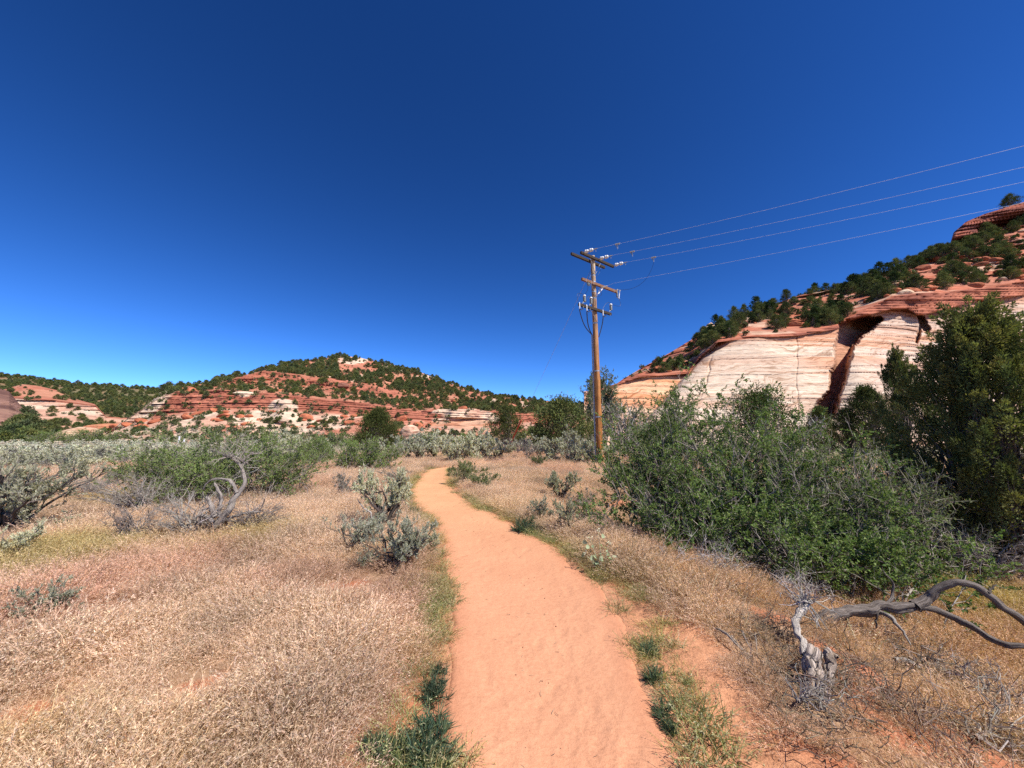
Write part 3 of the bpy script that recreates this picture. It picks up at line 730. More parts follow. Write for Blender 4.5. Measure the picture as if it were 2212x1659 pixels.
SAGE_COL = [(.48, .465, .345), (.55, .53, .41), (.40, .395, .285), (.62, .60, .475)]
def sage(seed, h=1.0, wx=.65, nst=9, ntw=70, nlf=5200, leafL=.035, leafW=.010, cols=SAGE_COL, bark=((.10, .075, .06), (.15, .12, .10)), dead=.18, lean=(0, 0), trunk=.15, rough=.2, r0=.022, lo=.2, dome_=.3):
    rng = np.random.default_rng(seed); g, f = Geo(), Geo()
    a = rng.uniform(0, 2 * math.pi, nst) ; rr = wx * np.sqrt(rng.uniform(.08, 1, nst))
    T = np.stack([np.cos(a) * rr, np.sin(a) * rr, h * (.68 + .26 * rng.random(nst) - dome_ * (rr / wx) ** 2)], -1) + np.array((lean[0], lean[1], 0))
    B = rng.normal(size=(nst, 3)) * .05 * np.array((1, 1, 0)) + np.array((0, 0, -.06))
    P = curve(B, T, 7, rng, wob=.06, rise=.7, spread=1.3); R = taper(nst, 7, r0, r0 * .3, rng)
    tubes(g, P, R, 5, jit(rng, bark, nst), ridge=.3)
    p, d, r = along(P, R, rng, ntw, lo, 1)
    up = np.array((0, 0, .9))
    dd = nrm(d * .6 + rng.normal(size=(ntw, 3)) * .5 + up * .6)
    ln = rng.uniform(.5, 1.1, (ntw, 1)) * h * .26
    P2 = curve(p, p + dd * ln, 5, rng, wob=.06, rise=1.1, spread=.9); R2 = taper(ntw, 5, np.minimum(r, .007), .0015)
    tubes(g, P2, R2, 3, jit(rng, bark, ntw))
    ntl = ntw * 7
    p, d, r = along(P2, R2, rng, ntl, .3, 1)
    dd = nrm(d * .8 + rng.normal(size=(ntl, 3)) * .38 + up * .45)
    P3 = curve(p, p + dd * rng.uniform(.4, 1.2, (ntl, 1)) * h * .115, 3, rng, wob=.05, rise=1, spread=1); R3 = taper(ntl, 3, .0028, .001)
    tubes(g, P3, R3, 3, jit(rng, [(.30, .28, .24), (.2, .17, .14)], ntl))
    dn = noise(P3[:, 1, 0] * 3.2 / h, P3[:, 1, 1] * 3.2 / h, P3[:, 1, 2] * 3.2 / h, seed)
    live = dn + rng.normal(size=ntl) * .25 > -.62 + dead * 1.2
    p, d, r = along(P3[live], R3[live], rng, nlf, .15, 1.0)
    ld = nrm(d + rng.normal(size=(nlf, 3)) * .42 + up * .2)
    cc = jit(rng, cols, nlf, .14) * (1 + .12 * noise(p[:, 0] * 4, p[:, 1] * 4, p[:, 2] * 4, seed + 2))[:, None]
    leaves(f, p, ld, leafL * rng.uniform(.7, 1.3, nlf), leafW * rng.uniform(.8, 1.2, nlf), cc, rng, wide=.6)
    return [('branches', g.mesh('branches', M_TWIG), None), ('foliage', f.mesh('foliage', M_LEAF), 'stuff')]

JUN_COL = [(.125, .14, .05), (.095, .118, .046), (.16, .165, .062), (.08, .10, .042)]
def juniper(seed, h=4.0, wd=1.7, ncl=260, per=60, L=.10, W=.03, cols=JUN_COL, pointed=.5, ntr=3, clr=.34, bare=.06, lean=(0, 0), deadtw=40, up=.55, trunk_r=.11, sub=1, gap=.25, stretch=.7, plume=0.0):
    rng = np.random.default_rng(seed); g, f = Geo(), Geo()
    # crown points: irregular dome or cone made of clumps
    zc = bare + (1 - bare) * rng.random(ncl) ** .85
    prof = np.where(zc < .28, .55 + 1.6 * zc, 1.0 - ((zc - .28) / .72) ** (1.25 + .9 * (1 - pointed)) * (1 - .08))
    a = rng.uniform(0, 2 * math.pi, ncl)
    rad_ = wd * prof * rng.uniform(.25, 1, ncl) ** .5
    dv = np.stack([np.cos(a), np.sin(a), zc * 2], -1); rad_ = rad_ * lumpy(dv, seed, 1.7, .34)
    Cc = np.stack([np.cos(a) * rad_ + lean[0] * zc, np.sin(a) * rad_ + lean[1] * zc, zc * h], -1)
    keep = noise(Cc[:, 0] * 1.6 / wd, Cc[:, 1] * 1.6 / wd, Cc[:, 2] * 2.4 / wd, seed + 5) > -1 + gap * 2
    Cc = Cc[keep]; n = len(Cc)
    # trunks
    tt = np.linspace(0, 1, 8)
    ends = np.stack([rng.normal(size=ntr) * wd * .22 + lean[0] * .8, rng.normal(size=ntr) * wd * .22 + lean[1] * .8, h * rng.uniform(.6, .88, ntr)], -1)
    Pt = curve(rng.normal(size=(ntr, 3)) * .08 * np.array((1, 1, 0)) + np.array((0, 0, -.25)), ends, 9, rng, wob=.035, rise=.9, spread=1.2)
    Rt = taper(ntr, 9, trunk_r, trunk_r * .2, rng)
    tubes(g, Pt, Rt, 7, jit(rng, [(.20, .15, .12), (.26, .21, .17)], ntr), ridge=.35)
    # limbs to the clumps
    ki = rng.integers(0, ntr, n); zf = np.clip(Cc[:, 2] / h - .12 - .25 * rng.random(n), 0.04, .95); kk = np.clip((zf / .85 * 8).astype(int), 0, 7)
    A = Pt[ki, kk]
    Pl = curve(A, Cc, 5, rng, wob=.04, rise=.9, spread=1); Rl = taper(n, 5, np.minimum(Rt[ki, kk] * .45, .035 * h / 4), .004)
    tubes(g, Pl, Rl, 4, jit(rng, [(.20, .16, .13), (.28, .24, .2)], n))
    if deadtw:
        p, d, r = along(Pl, Rl, rng, deadtw, .4, 1); dd = nrm(d + rng.normal(size=(deadtw, 3)) * .8)
        tubes(g, curve(p, p + dd * rng.uniform(.2, .6, (deadtw, 1)) * h * .16, 4, rng, wob=.08, rise=1, spread=1), taper(deadtw, 4, .006 * h / 4, .0015), 3, jit(rng, [(.42, .38, .34), (.3, .26, .23)], deadtw))
    # sprays: each clump is a tuft of short shoots pointing outward and up
    m = n * per; ci = np.repeat(np.arange(n), per)
    cr = clr * wd / 1.7 * rng.uniform(.6, 1.35, n)
    axis = nrm(np.stack([Cc[:, 0], Cc[:, 1], np.full(n, up * wd)], -1) + rng.normal(size=(n, 3)) * .35 * wd)
    off = rng.normal(size=(m, 3)); off = nrm(off) * (rng.random((m, 1)) ** .45)
    along_ax = (off * axis[ci]).sum(1, keepdims=True)
    off = off - (axis[ci] * along_ax - off) * 0 + axis[ci] * along_ax * stretch - (off - axis[ci] * along_ax) * .25 * max(stretch - .7, 0)
    p = Cc[ci] + off * cr[ci][:, None] * np.array((1, 1, .75))
    ld = nrm(off * .7 + axis[ci] * .9 + rng.normal(size=(m, 3)) * .35)
    if plume:
        u = rng.random(m) ** .8; tip = nrm(nrm(np.stack([Cc[:, 0], Cc[:, 1], np.zeros(n)], -1)) * .75 + np.array((0, 0, up)) + rng.normal(size=(n, 3)) * .35)
        pe = rng.normal(size=(m, 3)); pe = nrm(pe - tip[ci] * (pe * tip[ci]).sum(1, keepdims=True))
        ln_ = plume * rng.uniform(.6, 1.4, n)
        p = Cc[ci] + tip[ci] * ((u - .3) * ln_[ci])[:, None] + pe * ((1 - u) ** .75 * cr[ci] * rng.random(m) ** .5)[:, None]
        ld = nrm(tip[ci] * .9 + pe * .7 + rng.normal(size=(m, 3)) * .3)
    base = jit(rng, cols, n, .2)[ci]
    cc = base * rng.uniform(.75, 1.25, (m, 1)) 
    leaves(f, p, ld, L * rng.uniform(.6, 1.4, m), W * rng.uniform(.7, 1.3, m), cc, rng, wide=.5)
    return [('trunk', g.mesh('trunk', M_BARK), None), ('crown', f.mesh('crown', M_NEARLEAF if plume else M_HILLLEAF), 'stuff')]

def boulder(seed, sub=3, flat=.6):
    rng = np.random.default_rng(seed); V, T = ico(sub)
    k = nrm(rng.normal(size=(9, 3))); dd = rng.uniform(.62, .95, 9)
    for a_, b_ in zip(k, dd):
        e = V @ a_ - b_; V = V - np.maximum(e, 0)[:, None] * a_ * .85
    V = V * (1 + .07 * fbm(V[:, 0] * 2, V[:, 1] * 2, V[:, 2] * 4, 4, seed))[:, None]
    V[:, :2] *= 1 + .05 * strata(V[:, 2], 4, seed)[:, None]
    V[:, 2] *= flat
    n = fbm(V[:, 0] * 2, V[:, 1] * 2, V[:, 2] * 5, 3, seed + 1)
    return V, T, n

# ------------------------------------------------------------------ trees and shrubs on the hills
rngH = np.random.default_rng(77)
HJ = [juniper(200 + i, h=2.9, wd=1.75, ncl=84, per=26, L=.30, W=.16, pointed=.08 + .1 * i, ntr=2, clr=.42, bare=.02, deadtw=6, gap=.14) for i in range(4)]
HP = [juniper(220 + i, h=4.2, wd=1.6, ncl=64, per=26, L=.34, W=.15, pointed=.75, ntr=1, clr=.40, deadtw=4, bare=.14, gap=.24, cols=[(.05, .075, .03), (.065, .09, .03), (.04, .06, .026)]) for i in range(2)]
HJn = [juniper(240 + i, h=3.6, wd=1.8, ncl=150, per=40, L=.2, W=.085, pointed=.3 + .2 * i, ntr=2, clr=.36, deadtw=20, gap=.22) for i in range(4)]
def hill_pts(h, n, dens, rng):
    """random grid points of a hill, chosen by density per pixel area (dens of px,py,B)"""
    PX, PY, B = h.PX, h.PY, h.B
    area = np.abs(np.gradient(PY, axis=1)) * np.abs(np.gradient(PX, axis=0))
    wgt = np.clip(dens(PX, PY, B), 0, None) * area; wgt = wgt / wgt.sum()
    k = rng.choice(wgt.size, n, p=wgt.ravel(), replace=True)
    i, j = np.unravel_index(k, wgt.shape)
    return h.P[i, j], PX[i, j], PY[i, j], h.F[i, j], B[i, j]
def thin(P, size, mind):
    """drop trees standing inside a larger neighbour"""
    o = np.argsort(-size); keep = []; cell = {}
    for k in o:
        c_ = (int(P[k, 0] // 4), int(P[k, 1] // 4)); ok = True
        for a in (-1, 0, 1):
            for b in (-1, 0, 1):
                for q in cell.get((c_[0] + a, c_[1] + b), ()):
                    if (P[k, 0] - P[q, 0]) ** 2 + (P[k, 1] - P[q, 1]) ** 2 < (mind * (size[k] + size[q])) ** 2: ok = False
        if ok: keep.append(k); cell.setdefault(c_, []).append(k)
    return np.array(keep)

def d_mid(px, py, B):
    n = noise(px * .02, py * .05, 0, 301)
    d = .05 + 0 * px
    d = np.where(B < 2, .14 * (n > -.2), d)
    d = np.where((B >= 2) & (B < 3), .06, d)
    d = np.where((B >= 3.05) & (B < 4), .9, d)
    d = np.where(B >= 5.05, 1.5, d)
    d = d + 1.2 * sm(830, 930, px) * sm(2.9, 3.2, B) + 1.0 * (B > 5.86)
    d = d * (1 - .85 * sm(1, .8, ((px - 1000) / 78) ** 2 + ((py - 905) / 24) ** 2)) * (1 - .8 * sm(1.2, .8, ((px - 765) / 40) ** 2 + ((py - 790) / 22) ** 2))
    return d * (.5 + .7 * (n > 0))
Pm, pxm, pym, Fm, Bm = hill_pts(mh, 3400, d_mid, rngH)
szm = rngH.uniform(.3, 1.0, len(Pm)) ** 1.7 * 1.0 * (.55 + .45 * sm(2, 5, Bm)) * (1 + .1 * sm(5, 6, Bm))
k = thin(Pm, szm, .85); Pm, szm, Fm, Bm, pxm, pym = Pm[k], szm[k], Fm[k], Bm[k], pxm[k], pym[k]
def d_cliff(px, py, B):
    n = noise(px * .02, py * .04, 0, 302)
    d = np.where((B > 3.06) & (B < 3.98), .9, 0.0)
    d = d + np.where((B > 3.8) & (B < 4.0), 2.0, 0) * (px > 1560)
    d = d * np.where(px < 1510, 1.1, 1.0) * (1 - .4 * sm(1900, 2100, px)) 
    d = d + np.where(B > 4.9, .12, 0) * (px > 2150)
    return d * (.35 + .9 * (n > -.1)) * (px < 2500)
Pc, pxc, pyc, Fc_, Bc = hill_pts(rc, 700, d_cliff, rngH)
szc = rngH.uniform(.35, 1.0, len(Pc)) ** 1.2 * .98 * np.where(pxc < 1510, .75, 1)
k = thin(Pc, szc, .72); Pc, szc, Fc_, Bc, pxc, pyc = Pc[k], szc[k], Fc_[k], Bc[k], pxc[k], pyc[k]
def d_red(px, py, B):
    return np.where(B > 2.02, .55, np.where(B < .9, .6, .08)) * (.6 + .6 * (noise(px * .03, py * .06, 0, 303) > 0)) + 1.6 * (B < .55) * (px < 240)
Pr, pxr, pyr, Fr, Br = hill_pts(rh, 620, d_red, rngH); szr = rngH.uniform(.4, 1.0, len(Pr)) * 1.0
k = thin(Pr, szr, .8); Pr, szr, Fr, Br = Pr[k], szr[k], Fr[k], Br[k]
# the largest in view stand as single trees; the rest of the slope is one woodland mass
def view_size(P, s): return s / np.hypot(P[:, 0], P[:, 1])
N_C, N_M, N_R = 150, 115, 30
def inview(P, lim=1.42): return np.abs(P[:, 0] / np.maximum(P[:, 1], 1)) < lim
rest_P, rest_s = [], []
def single(P, sz, n, meshes, label, group, zone, near=False, ppin=.25):
    ordk = np.argsort(-(view_size(P, sz) * inview(P))); top = ordk[:n]; rest = ordk[n:]
    for q in top:
        pin = rngH.random() < ppin
        parts = meshes[1][rngH.integers(len(meshes[1]))] if pin else meshes[0][rngH.integers(len(meshes[0]))]
        s = sz[q]
        lb, nm, ct = (label[1], 'pinyon_tree', 'pinyon') if pin else (label[0], 'juniper_tree', 'juniper')
        zn = zone(q)
        plant(nm, parts, (P[q, 0], P[q, 1], P[q, 2] - .25), lb + ' ' + zn, ct, (group[1] if pin else group[0]) + ' ' + zn, rngH.uniform(0, 6.28), (s * rngH.uniform(.9, 1.2), s * rngH.uniform(.9, 1.2), s * rngH.uniform(.85, 1.2)))
    rest_P.append(P[rest]); rest_s.append(sz[rest])
def zc_(px, b):
    if px < 1510: return 'on the low left end of the ridge above the cream cliff'
    if px > 2040: return 'among the red ledges under the dark upper cliff'
    if b > 3.72: return 'on the skyline of the ridge above the cream cliff'
    return 'on the slope above the big cream wall' if px < 1815 else 'on the red ledges right above the dark alcove'
def zm_(px, b):
    if b > 5.7: return 'on the skyline of the middle hill'
    if px > 900: return 'on the right shoulder of the middle hill'
    if b > 5: return 'above the upper dark ledge of the middle hill'
    if b > 3: return 'between the two red ledges of the middle hill'
    return 'on the pale slickrock foot of the middle hill' if b < 2 else 'on the lower red ledge of the middle hill'
def zone_c(q): return zc_(pxc[q], Bc[q])
def zone_m(q): return zm_(pxm[q], Bm[q])
def zone_r(q): return 'on top of the low red hill at far left' if Br[q] > 2 else 'below the ledge of the low red hill at far left'
single(Pc, szc, N_C, (HJn, HP), ('dark green juniper', 'upright dark pinyon'), ('junipers', 'pinyons'), zone_c)
single(Pm, szm, N_M, (HJ, HP), ('small round juniper', 'small upright pinyon'), ('junipers', 'pinyons'), zone_m, False, .1)
single(Pr, szr, N_R, (HJ, HP), ('small juniper', 'small pinyon'), ('junipers', 'pinyons'), zone_r)
Pf, *_ = hill_pts(fm, 3000, lambda px, py, B: .4 + .9 * (B > .9) + 1.2 * (B > 1.9), rngH)
rest_P.append(Pf); rest_s.append(rngH.uniform(.8, 1.5, len(Pf)))
Pv, *_ = hill_pts(vr, 110, lambda px, py, B: 1.0 * (B < .9) + .06, rngH); rest_P.append(Pv); rest_s.append(rngH.uniform(.4, .9, len(Pv)))
RP, RS = np.concatenate(rest_P), np.concatenate(rest_s)
def scatter_mesh(parts, lf):
    """one proto mesh object per plant kind, its parts joined by material slots"""
    outs = []
    for pn, me, k_ in parts: outs.append(me)
    a, b = outs
    V = []
    g = Geo()
    for mi, me in enumerate(outs):
        n = len(me.vertices); co = np.empty(n * 3, np.float32); me.vertices.foreach_get('co', co)
        cc = np.empty(n * 4, np.float32); me.attributes['col'].data.foreach_get('color', cc)
        vi = np.empty(len(me.loops), np.int32); me.loops.foreach_get('vertex_index', vi)
        gr = None
        if 'grain' in me.attributes:
            gr = np.empty(n * 2, np.float32); me.attributes['grain'].data.foreach_get('vector', gr)
        g.add(co.reshape(-1, 3), vi.reshape(-1, 4), None, cc.reshape(-1, 4)[:, :3], gr, mi)
    return g.mesh('plant', [M_BARK_I, lf])
M_BARK_I = mat_bark('bark_scatter', True)
M_WOODS = mat_leaf('woodland_leaf', .12, True, 0.0)
prt = [proto('tree_kind', scatter_mesh(q, M_WOODS)) for q in HJ]
nR = len(RP)
scatter('hillside_woodland', RP - np.array((0, 0, .2)), np.stack([np.zeros(nR), np.zeros(nR), rngH.uniform(0, 6.28, nR)], -1), RS, rngH.integers(0, len(prt), nR), jit(rngH, [(1, 1, 1), (1.15, 1.1, .95), (.85, .9, 1.0)], nR), prt)
# low brush on the slopes
BR = [shrub(260 + i, [(0, 0, .1, .8, .8, .75)], 10, 40, 60, 420, .22, .12, cols=((.11, .13, .055), (.16, .17, .09), (.08, .10, .04)), r0=.02, twl=.4) for i in range(2)]
prb = [proto('brush_kind', scatter_mesh(q, M_WOODS)) for q in BR]
Pb1, *_ = hill_pts(mh, 1700, lambda px, py, B: np.where(B < 1, .6, np.where(B < 2, .35, np.where(B < 3, .15, .8))), rngH)
Pb2, *_ = hill_pts(rc, 420, lambda px, py, B: 1.0 * (B > 3.05) * (B < 4), rngH)
Pb3, *_ = hill_pts(rh, 300, lambda px, py, B: 1.0 * (B < 1) + .6 * (B > 2), rngH)
Pb = np.concatenate([Pb1, Pb2, Pb3]); nb = len(Pb)
scatter('hillside_brush', Pb, np.stack([np.zeros(nb), np.zeros(nb), rngH.uniform(0, 6.28, nb)], -1), rngH.uniform(.5, 1.35, nb), rngH.integers(0, 2, nb), jit(rngH, [(1, 1, 1), (.7, .8, .7), (1.3, 1.25, 1.2)], nb), prb)

q = at_F(2184, 446, 107.8); plant('juniper_tree', HJn[1], (q[0], q[1], q[2] - .3), 'lone juniper on the very top of the dark cliff at upper right', 'juniper', None, 1.0, (1.15, 1.15, 1.15))
# boulders lying on the slopes, each a rock of its own
BV = [boulder(400 + i, 2, .55 + .1 * i) for i in range(4)]
def rock_mesh(v, cols, mat=M_BOULDER):
    V, T, n = v; return Geo().add(V, None, T, mixc(np.broadcast_to(cols[0], V.shape), cols[1], sm(-.2, .3, n))).mesh('boulder', mat, False)
RB = [rock_mesh(v, ((.42, .15, .08), (.27, .085, .05))) for v in BV]
CB = [rock_mesh(v, ((.56, .42, .30), (.46, .25, .16))) for v in BV]
Pq, qx, qy, qF, qB = hill_pts(rc, 90, lambda px, py, B: (1.0 + 1.5 * (px > 1800)) * (B > 3.02) * (B < 3.9) * (px < 2260), rngH)
for i in range(len(Pq)):
    o = obj('boulder', RB[i % 4] if rngH.random() < .8 else CB[i % 4]); o.location = Pq[i]; s = rngH.uniform(.35, 1.0) ** 1.4 * 1.5; o.scale = (s * 1.3, s, s * .9); o.rotation_euler = (rngH.normal() * .2, rngH.normal() * .2, rngH.uniform(0, 6.28))
    pale = o.data in CB
    zn = zc_(qx[i], qB[i]); tag(o, ('pale' if pale else 'red') + ' sandstone boulder lying ' + zn, 'boulder', ('pale' if pale else 'red') + ' boulders ' + zn)
Pq, qx, qy, qF, qB = hill_pts(mh, 70, lambda px, py, B: 1.0 * (B > 3.05) * (B < 4) + .8 * (B > 1) * (B < 2), rngH)
for i in range(len(Pq)):
    o = obj('boulder', RB[i % 4]); o.location = Pq[i]; s = rngH.uniform(.5, 1.0) ** 1.4 * 2.0; o.scale = (s * 1.3, s, s * .8); o.rotation_euler = (rngH.normal() * .2, rngH.normal() * .2, rngH.uniform(0, 6.28))
    zn = zm_(qx[i], qB[i]); tag(o, 'red boulder fallen ' + zn, 'boulder', 'boulders ' + zn)
def outcrop(px, py, Fw, size, label, cols, flat=.6, rz=0.0, sub=4, seed=450):
    v = boulder(seed, sub, flat); q = at_F(px, py, Fw)
    o = obj('rock_outcrop', rock_mesh(v, cols)); o.location = q; o.scale = size; o.rotation_euler = (0, 0, rz)
    tag(o, label, 'rock outcrop')
outcrop(886, 934, 62, (1.5, 1.3, 1.75), 'pale pink boulder showing right of the round juniper at the hill foot', ((.56, .38, .28), (.44, .24, .17)), .7, .4, 4, 451)
outcrop(890, 950, 58, (1.6, 1.2, .9), 'lower pale pink boulder beneath the other at the hill foot', ((.56, .38, .28), (.44, .24, .17)), .6, 1.4, 4, 452)
outcrop(168, 940, 118, (6.5, 5, 4.8), 'cream slickrock hump between green shrubs on the left flat', ((.52, .38, .27), (.42, .25, .17)), .55, .2, 5, 453)
outcrop(238, 926, 135, (9, 4, 3.6), 'flat orange rock ledge right of the cream slickrock hump', ((.46, .21, .12), (.38, .14, .08)), .5, .0, 5, 454)
outcrop(740, 834, 187, (3.2, 2.6, 2.4), 'dark brown block perched on the middle hill slope', ((.22, .10, .07), (.17, .08, .06)), .7, .3, 4, 455)
outcrop(528, 852, 137, (4.0, 2.5, 2.0), 'white rock block sitting on the red ledge of the middle hill', ((.62, .50, .38), (.55, .42, .32)), .55, .1, 4, 456)

# ------------------------------------------------------------------ utility pole, its hardware, the lines and the guy
M_POLE = NT('pole_wood')
t = M_POLE; p = t.pos()
n1 = t.noise(t.mapv(p, (16, 16, .5)), 1.0, 5, .65); n2 = t.noise(t.mapv(p, (60, 60, 1.5)), 1.0, 3, .6); n3 = t.noise(p, 2.2, 4, .6)
sx = t.n('ShaderNodeSeparateXYZ'); t.l(p, sx.inputs[0]); mr = t.n('ShaderNodeMapRange'); t.l(sx.outputs[2], mr.inputs['Value']); mr.inputs['From Max'].default_value = 12.0
base = t.ramp(mr.outputs[0], [(0, (.44, .17, .04)), (.45, (.46, .215, .08)), (.75, (.42, .26, .16)), (1, (.52, .42, .30))])
c = t.mul(base, t.ramp(n1, [(.32, (.42, .36, .32)), (.55, (1.05, 1.05, 1.05)), (.75, (1.35, 1.32, 1.25))])); c = t.mul(c, t.ramp(n2, [(.35, (.55, .5, .46)), (.55, (1.08, 1.08, 1.08))])); c = t.mul(c, t.ramp(n3, [(.3, (.78, .75, .72)), (.65, (1.1, 1.1, 1.1))]))
M_POLE = t.pbr(c, .85, .2, 0, t.bump(n2, .6, .01, t.bump(n1, .7, .025)))
M_ARM = NT('crossarm_wood'); t = M_ARM; p = t.pos()
n1 = t.noise(t.mapv(p, (3, 3, 30)), 2.0, 5, .65)
M_ARM = t.pbr(t.mul(t.attr('col').outputs['Color'], t.ramp(n1, [(.3, (.55, .52, .5)), (.65, (1.2, 1.2, 1.2))])), .9, .15, 0, t.bump(n1, .5, .01))
M_STEEL = mat_plain('galvanised_steel', (.42, .43, .44), .45, .5, .7)
M_PORC = mat_plain('white_porcelain', (.72, .72, .70), .3, .5)
M_GREYP = mat_plain('grey_polymer', (.16, .18, .19), .5, .4)
M_BLACK = mat_plain('black_cable', (.025, .025, .03), .5, .4)
M_ALU = mat_plain('bare_aluminium', (.55, .56, .58), .45, .5, .2)
M_GUARD = mat_plain('orange_plastic', (.55, .075, .03), .5, .4)
M_PVC = mat_plain('grey_conduit', (.36, .37, .38), .5, .4)
M_WHITE = mat_plain('white_plastic', (.75, .76, .77), .5, .4)

def box_between(geo, A, B, wd, ht, col=(1, 1, 1), bev=.008, upv=(0, 0, 1)):
    A, B = np.array(A, float), np.array(B, float); dr = (B - A) / np.linalg.norm(B - A); up = np.array(upv, float); up = up - dr * (up @ dr); up /= np.linalg.norm(up); sd = np.cross(dr, up)
    prof = []
    for sx_, sy_ in ((1, 1), (-1, 1), (-1, -1), (1, -1)):
        c_ = np.array((sx_ * wd / 2, sy_ * ht / 2))
        a_ = c_ - np.array((sx_ * bev, 0)); b_ = c_ - np.array((0, sy_ * bev)); prof += ([b_, a_] if sx_ * sy_ > 0 else [a_, b_])
    prof = np.array(prof); n = len(prof)
    r = [A, A + dr * bev, B - dr * bev, B]; s_ = [.9, 1, 1, .9]
    V = np.concatenate([P0 + sc * (prof[:, :1] * sd + prof[:, 1:] * up) for P0, sc in zip(r, s_)])
    Q = [(k * n + j, k * n + (j + 1) % n, (k + 1) * n + (j + 1) % n, (k + 1) * n + j) for k in range(3) for j in range(n)]
    Q += [(0, 1, 2, 3), (0, 3, 4, 7), (4, 5, 6, 7)] + [(3 * n + a, 3 * n + b, 3 * n + c_, 3 * n + d_) for a, b, c_, d_ in ((3, 2, 1, 0), (7, 4, 3, 0), (7, 6, 5, 4))]
    geo.add(V, Q, None, col); return geo
def lathe(geo, A, B, prof, n=12, col=(1, 1, 1)):
    """prof: (t along A-B, radius)"""
    A, B = np.array(A, float), np.array(B, float); P = np.array([A + (B - A) * t_ for t_, _ in prof]); R = np.array([r_ for _, r_ in prof])
    dr = (B - A) / np.linalg.norm(B - A); ref = np.array((1, 0, 0)) if abs(dr[2]) > .85 else np.array((0, 0, 1)); U = np.cross(dr, ref); U /= np.linalg.norm(U); W_ = np.cross(dr, U)
    a = np.linspace(0, 2 * math.pi, n, endpoint=False)
    V = P[:, None] + R[:, None, None] * (U * np.cos(a)[:, None] + W_ * np.sin(a)[:, None])[None]
    K = len(prof); Q = [(k * n + j, k * n + (j + 1) % n, (k + 1) * n + (j + 1) % n, (k + 1) * n + j) for k in range(K - 1) for j in range(n)]
    T = [(0, j + 1, j) for j in range(1, n - 1)] + [((K - 1) * n, (K - 1) * n + j, (K - 1) * n + j + 1) for j in range(1, n - 1)]
    geo.add(V.reshape(-1, 3), Q, T, col); return geo
def wire_geo(geo, pts, r, n=5, col=(1, 1, 1)):
    pts = np.array(pts, float); return tubes(geo, pts, np.full(len(pts), r), n, col)
def bez(A, B, sag=(0, 0, 0), n=10):
    A, B, s = np.array(A, float), np.array(B, float), np.array(sag, float); t_ = np.linspace(0, 1, n)[:, None]; return A + (B - A) * t_ + s * 4 * t_ * (1 - t_)

pb = np.array((4.87, 21.19, 0.0)); ptop = np.array((4.785, 21.19, 12.13)); FP = 21.19
def on_pole(z): return pb + (ptop - pb) * (z / 12.13)
pole = thing('utility_pole', tuple(pb - np.array((0, 0, .15))), 'tall brown wooden utility pole with three levels of crossarms beside the trail', 'utility pole')
def pp(name, geo, mat, smooth=False, label=None, parent=None):
    o = obj(name, geo.mesh(name, mat, smooth), parent or pole, None, label)
    if parent is None: o.matrix_parent_inverse.identity(); o.location = -pole.location
    return o
zz_ = np.linspace(-.4, 12.13, 26); g = Geo()
P_ = np.array([on_pole(max(z, -.4)) for z in zz_]); R_ = .19 - (.19 - .122) * np.clip(zz_ / 12.13, 0, 1)
tubes(g, P_, R_, 24, ridge=.05, ridge_k=4); tubes(g, np.array([ptop, ptop + (0, 0, .03), ptop + (0, 0, .035)]), np.array([.122, .07, .002]), 24)
pp('pole_shaft', g, M_POLE, True)
DARK = (.055, .042, .034); BRN = (.22, .115, .065)
zA, zB, zM, zL = 11.883, 11.80, 10.307, 8.756
arms = {}
for k_, z, a, b, dx, colr in (('A', zA, (1249.3, 548), (1319.9, 578.2), 0, DARK), ('B', 11.662, (1241.5, 551.3), (1310.9, 582.7), 0, DARK), ('M', zM, (1251, 605), (1324.3, 633), 0, BRN), ('L', zL, (1241.5, 660.5), (1313.7, 680.7), 0, DARK)):
    A_, B_ = at_z(a[0], a[1], z), at_z(b[0], b[1], z); arms[k_] = (A_, B_)
ad = nrm(arms['A'][1] - arms['A'][0]); wd_ = np.array((ad[1], -ad[0], 0.0))       # arm direction, and the line direction (towards the viewer's right)
def arm_pt(k_, s): A_, B_ = arms[k_]; return A_ + (B_ - A_) * s
offs = {'A': .20, 'B': -.20, 'M': .20, 'L': .20}
for k_, lab in (('A', 'dark upper crossarm on the line side'), ('B', 'dark upper crossarm on the far side'), ('M', 'brown middle crossarm'), ('L', 'dark lowest crossarm')):
    A_, B_ = arms[k_]; zc = A_[2]
    mid = on_pole(zc); cen = (A_ + B_) / 2; s0 = ((mid - A_) @ ad); base_ = mid + wd_ * offs[k_]
    A2, B2 = base_ - ad * s0, base_ + ad * (np.linalg.norm(B_ - A_) - s0)
    if k_ == 'B': A2[2] = B2[2] = zA - .02
    arms[k_] = (A2, B2); pp('crossarm', box_between(Geo(), A2, B2, .12, .155, DARK if k_ != 'M' else BRN), M_ARM, False, lab)
for k_, zb, s0 in (('A', 10.95, (.26, .60)), ('M', 9.55, (.24, .55)), ('L', 8.0, (.34,))):
    for s in s0:
        if s > .5 and k_ == 'M': s = .52
        pp('brace', box_between(Geo(), arm_pt(k_, s) + (0, 0, -.05), on_pole(zb) + wd_ * .17, .035, .008), M_STEEL)
for z in (11.87, 10.9, 10.5, 10.32, 9.9, 9.5, 8.76, 8.0, 5.2, 2.6):
    c_ = on_pole(z); rr_ = .19 - .068 * z / 12.13 + .006
    pp('band', lathe(Geo(), c_ - (0, 0, .03), c_ + (0, 0, .03), [(0, rr_), (1, rr_)], 16), M_STEEL)
